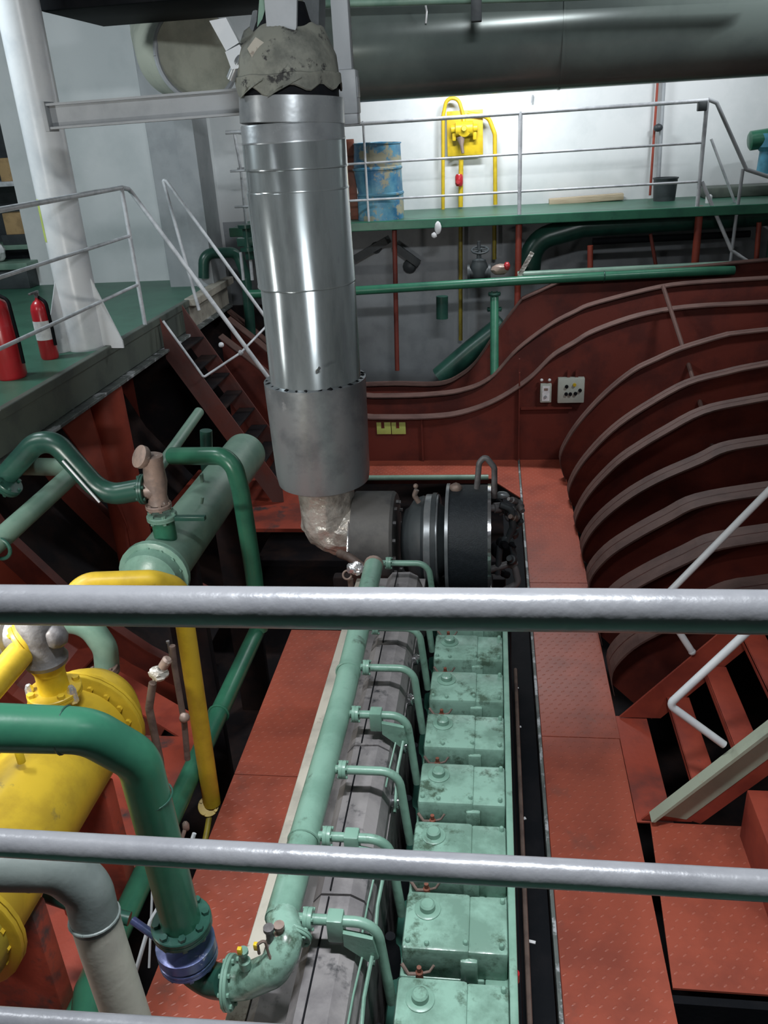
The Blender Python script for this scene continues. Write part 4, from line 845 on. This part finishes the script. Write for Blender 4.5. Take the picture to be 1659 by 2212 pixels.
MB().ball(W(402, 1785, Z=.12), .03, (.7, .7, 1.2), 2, .1).build('cock_body', 'bronze', t); MB().tube([W(402, 1785, Z=.12), W(390, 1820, Z=.05)], .012, 8).build('tail', 'bronze', t)

# ================================================================ RIGHT STAIRS
st = thing('red_stairs', 'red steel stairs with pale stringer climbing to the right', 'stairs', (.85, 4.1, 0))
NB, NT = V((.845, 3.685, .0)), V((2.45, 3.685, 1.93)); FO = V((0, .89, 0))
dirn = (NT-NB).normalized(); nrm = V((-dirn.z, 0, dirn.x))
def stringer(o, m, name='stringer'):
    a = NB+o; c = NT+o
    MB().prism([a, a+V((.28, 0, 0)), c+V((.14, 0, -.16)), c+nrm*.0], (0, .014, 0)).build(name, m, st, smooth=False)
    MB().prism([a+nrm*.006, c+nrm*.006, c-nrm*.006, a-nrm*.006], (0, -.07 if o.y == 0 else .05, 0)).build('stringer_lip', m, st, smooth=False)
# channel stringer seen from above: wide pale web with returned edge
F1_ = NB.lerp(NT, .025)
MB().prism([F1_+V((-.02, -.012, 0)), F1_+V((.18, -.012, -.03)), NT+V((.10, -.012, -.14)), NT+V((-.02, -.012, .02))], (0, .014, 0)).build('stringer', 'stair_pale', st, smooth=False)
MB().prism([F1_+V((-.02, -.075, 0)), F1_+V((.0, -.075, 0)), NT+V((.0, -.075, .0)), NT+V((-.02, -.075, .02))], (0, .063, 0)).build('stringer_lip', 'stair_pale', st, smooth=False)
MB().prism([NB+V((-.02, -.010, 0)), NB+V((.25, -.010, 0)), F1_+V((.22, -.010, -.03)), F1_+V((-.02, -.010, 0))], (0, .012, 0)).prism([F1_+V((.18, -.009, -.03)), F1_+V((.26, -.009, -.06)), NT+V((.17, -.009, -.21)), NT+V((.10, -.009, -.14))], (0, .012, 0)).build('stringer_foot', 'red', st, smooth=False)
MB().prism([NB+FO+V((-.02, 0, 0)), NB+FO+V((.24, 0, 0)), NT+FO+V((.14, 0, -.16)), NT+FO], (0, .014, 0)).build('stringer', 'red', st, smooth=False)
for k in range(1, 8):
    p = NB.lerp(NT, k/8); MB().box((p.x+.06, 3.70, p.z-.075), (p.x+.20, 4.565, p.z-.06), .002).box((p.x+.06, 3.70, p.z-.105), (p.x+.068, 4.565, p.z-.06), .001).build('tread', 'red', st)
n1, n2, n3 = W(1445, 1522, Y=3.685), W(1600, 1378, Y=3.685), W(1562, 1603, Y=3.685)
d = (n2-n1).normalized(); MB().tube([n3+V((0, -.02, -.0)), n1, n1+d*2.2], .021, 16, .035).build('hand_rail', 'white_paint', st)
m1, m2, m3 = W(1425, 1300, Y=4.58), W(1659, 1062, Y=4.58), W(1495, 1408, Y=4.58)
d = (m2-m1).normalized(); MB().tube([m3, m1, m1+d*2.0], .021, 16, .035).build('hand_rail', 'white_paint', st)
MB().ball(m3, .024).build('rail_foot', 'white_paint', st)
tag(MB().box((1.33, 3.0, -.1), (1.9, 3.6, .32), .01).build('red_housing', 'red'), 'red steel box at the right edge under the stairs', 'box')
struct('trim_12', MB().box((.80, 2.6, -.9), (3.2, 2.64, -.02)), 'black')  # black panel painting the darkness inside the floor opening

# ================================================================ SMALL THINGS IN THE TRENCH
def scrap(x, y, z, s, lab, rz=0):
    p = W(x, y, Z=z); tag(MB().box(p-V(s), p+V(s), min(s)*.4, rot=Matrix.Rotation(rz, 3, 'Z')).build('paper_scrap', 'paper'), lab, 'scrap', 'white scraps in the engine trench')
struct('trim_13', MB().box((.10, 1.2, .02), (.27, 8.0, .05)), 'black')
struct('trim_14', MB().tube([V((.15, 1.2, .2)), V((.15, 4.8, .2))], .012, 8), 'rusty')
scrap(1147, 2034, .055, (.022, .008, .003), 'largest white scrap, low in the trench beside the second nearest cylinder head', -.2)
scrap(1132, 1768, .055, (.011, .009, .003), 'white scrap in the trench between the upper and middle guard rail, lower one', .4)
scrap(1123, 1570, .055, (.009, .007, .003), 'white scrap halfway up the black trench', .2)
scrap(1118, 1486, .055, (.008, .006, .003), 'faintest white scrap, farthest up the black trench', .1)
p = W(1112, 2110, Z=.82); (MB().lathe(p, (0, 0, 1), [(-.02, .017), (.02, .017), (.026, .01)], 14).build('red_cap', 'ext_red', eng))

# ================================================================ LIGHT
def area(name, loc, tgt, size, power, colr=(.93, .97, 1), sy=None, spread=180):
    l = bpy.data.lights.new(name, 'AREA'); l.shape = 'RECTANGLE'; l.size = size; l.size_y = sy or size; l.energy = power; l.color = colr; l.spread = math.radians(spread)
    o = bpy.data.objects.new(name, l); col.objects.link(o); o.location = loc; o.rotation_euler = (V(tgt)-V(loc)).to_track_quat('-Z', 'Y').to_euler(); return o
area('lamp_over_rail', (-.2, 1.4, 5.9), (-.2, 1.9, 0), 1.2, 66, sy=.2, spread=84)
area('lamp_left', (-3.4, 2.4, 5.8), (-2.4, 2.7, 0), 1.2, 38, sy=.2, spread=95)
area('lamp_low_left', (-2.6, 2.5, 2.05), (-3.3, 6.4, .8), .45, 34, (1, .98, .93), .12)
area('fill_front', (.6, -1.0, 5.6), (-.8, 6.5, 4.3), 1.2, 22, sy=.2, spread=50)  # added fill light, stands for bounce off the ceiling
area('lamp_deck_front', (-4.3, 3.9, 3.6), (-1.2, 5.4, 3.2), .08, 19, (1, 1, .97), .9)
area('lamp_low_near', (-2.9, 1.2, 1.75), (-1.0, 1.9, 1.3), .4, 9, (1, .98, .93), .12)
area('lamp_deck', (-5.4, 6.0, 5.6), (-4.6, 8.0, 2), 1.2, 105, (.85, .95, 1), .25)
area('lamp_right', (2.6, 1.2, 5.2), (1.6, 1.8, 0), 1.2, 16, sy=.2, spread=100)
area('lamp_far', (.3, 9.9, 5.3), (.3, 8.2, 0), 1.2, 60, sy=.2, spread=110)
area('lamp_duct', (3.7, 5.6, 6.0), (1.9, 8.2, 4.6), 1.2, 62, sy=.12, spread=90)
area('lamp_walkway', (-.1, 10.6, 4.7), (-.1, 12.3, 3.2), 1.2, 50, sy=.15, spread=150)
area('lamp_walkway_right', (2.6, 10.6, 4.7), (2.6, 12.3, 3.2), 1.0, 14, sy=.15, spread=150)
w = bpy.data.worlds.new('world'); sc.world = w; w.use_nodes = True
w.node_tree.nodes['Background'].inputs[0].default_value = (.5, .6, .7, 1); w.node_tree.nodes['Background'].inputs[1].default_value = .1
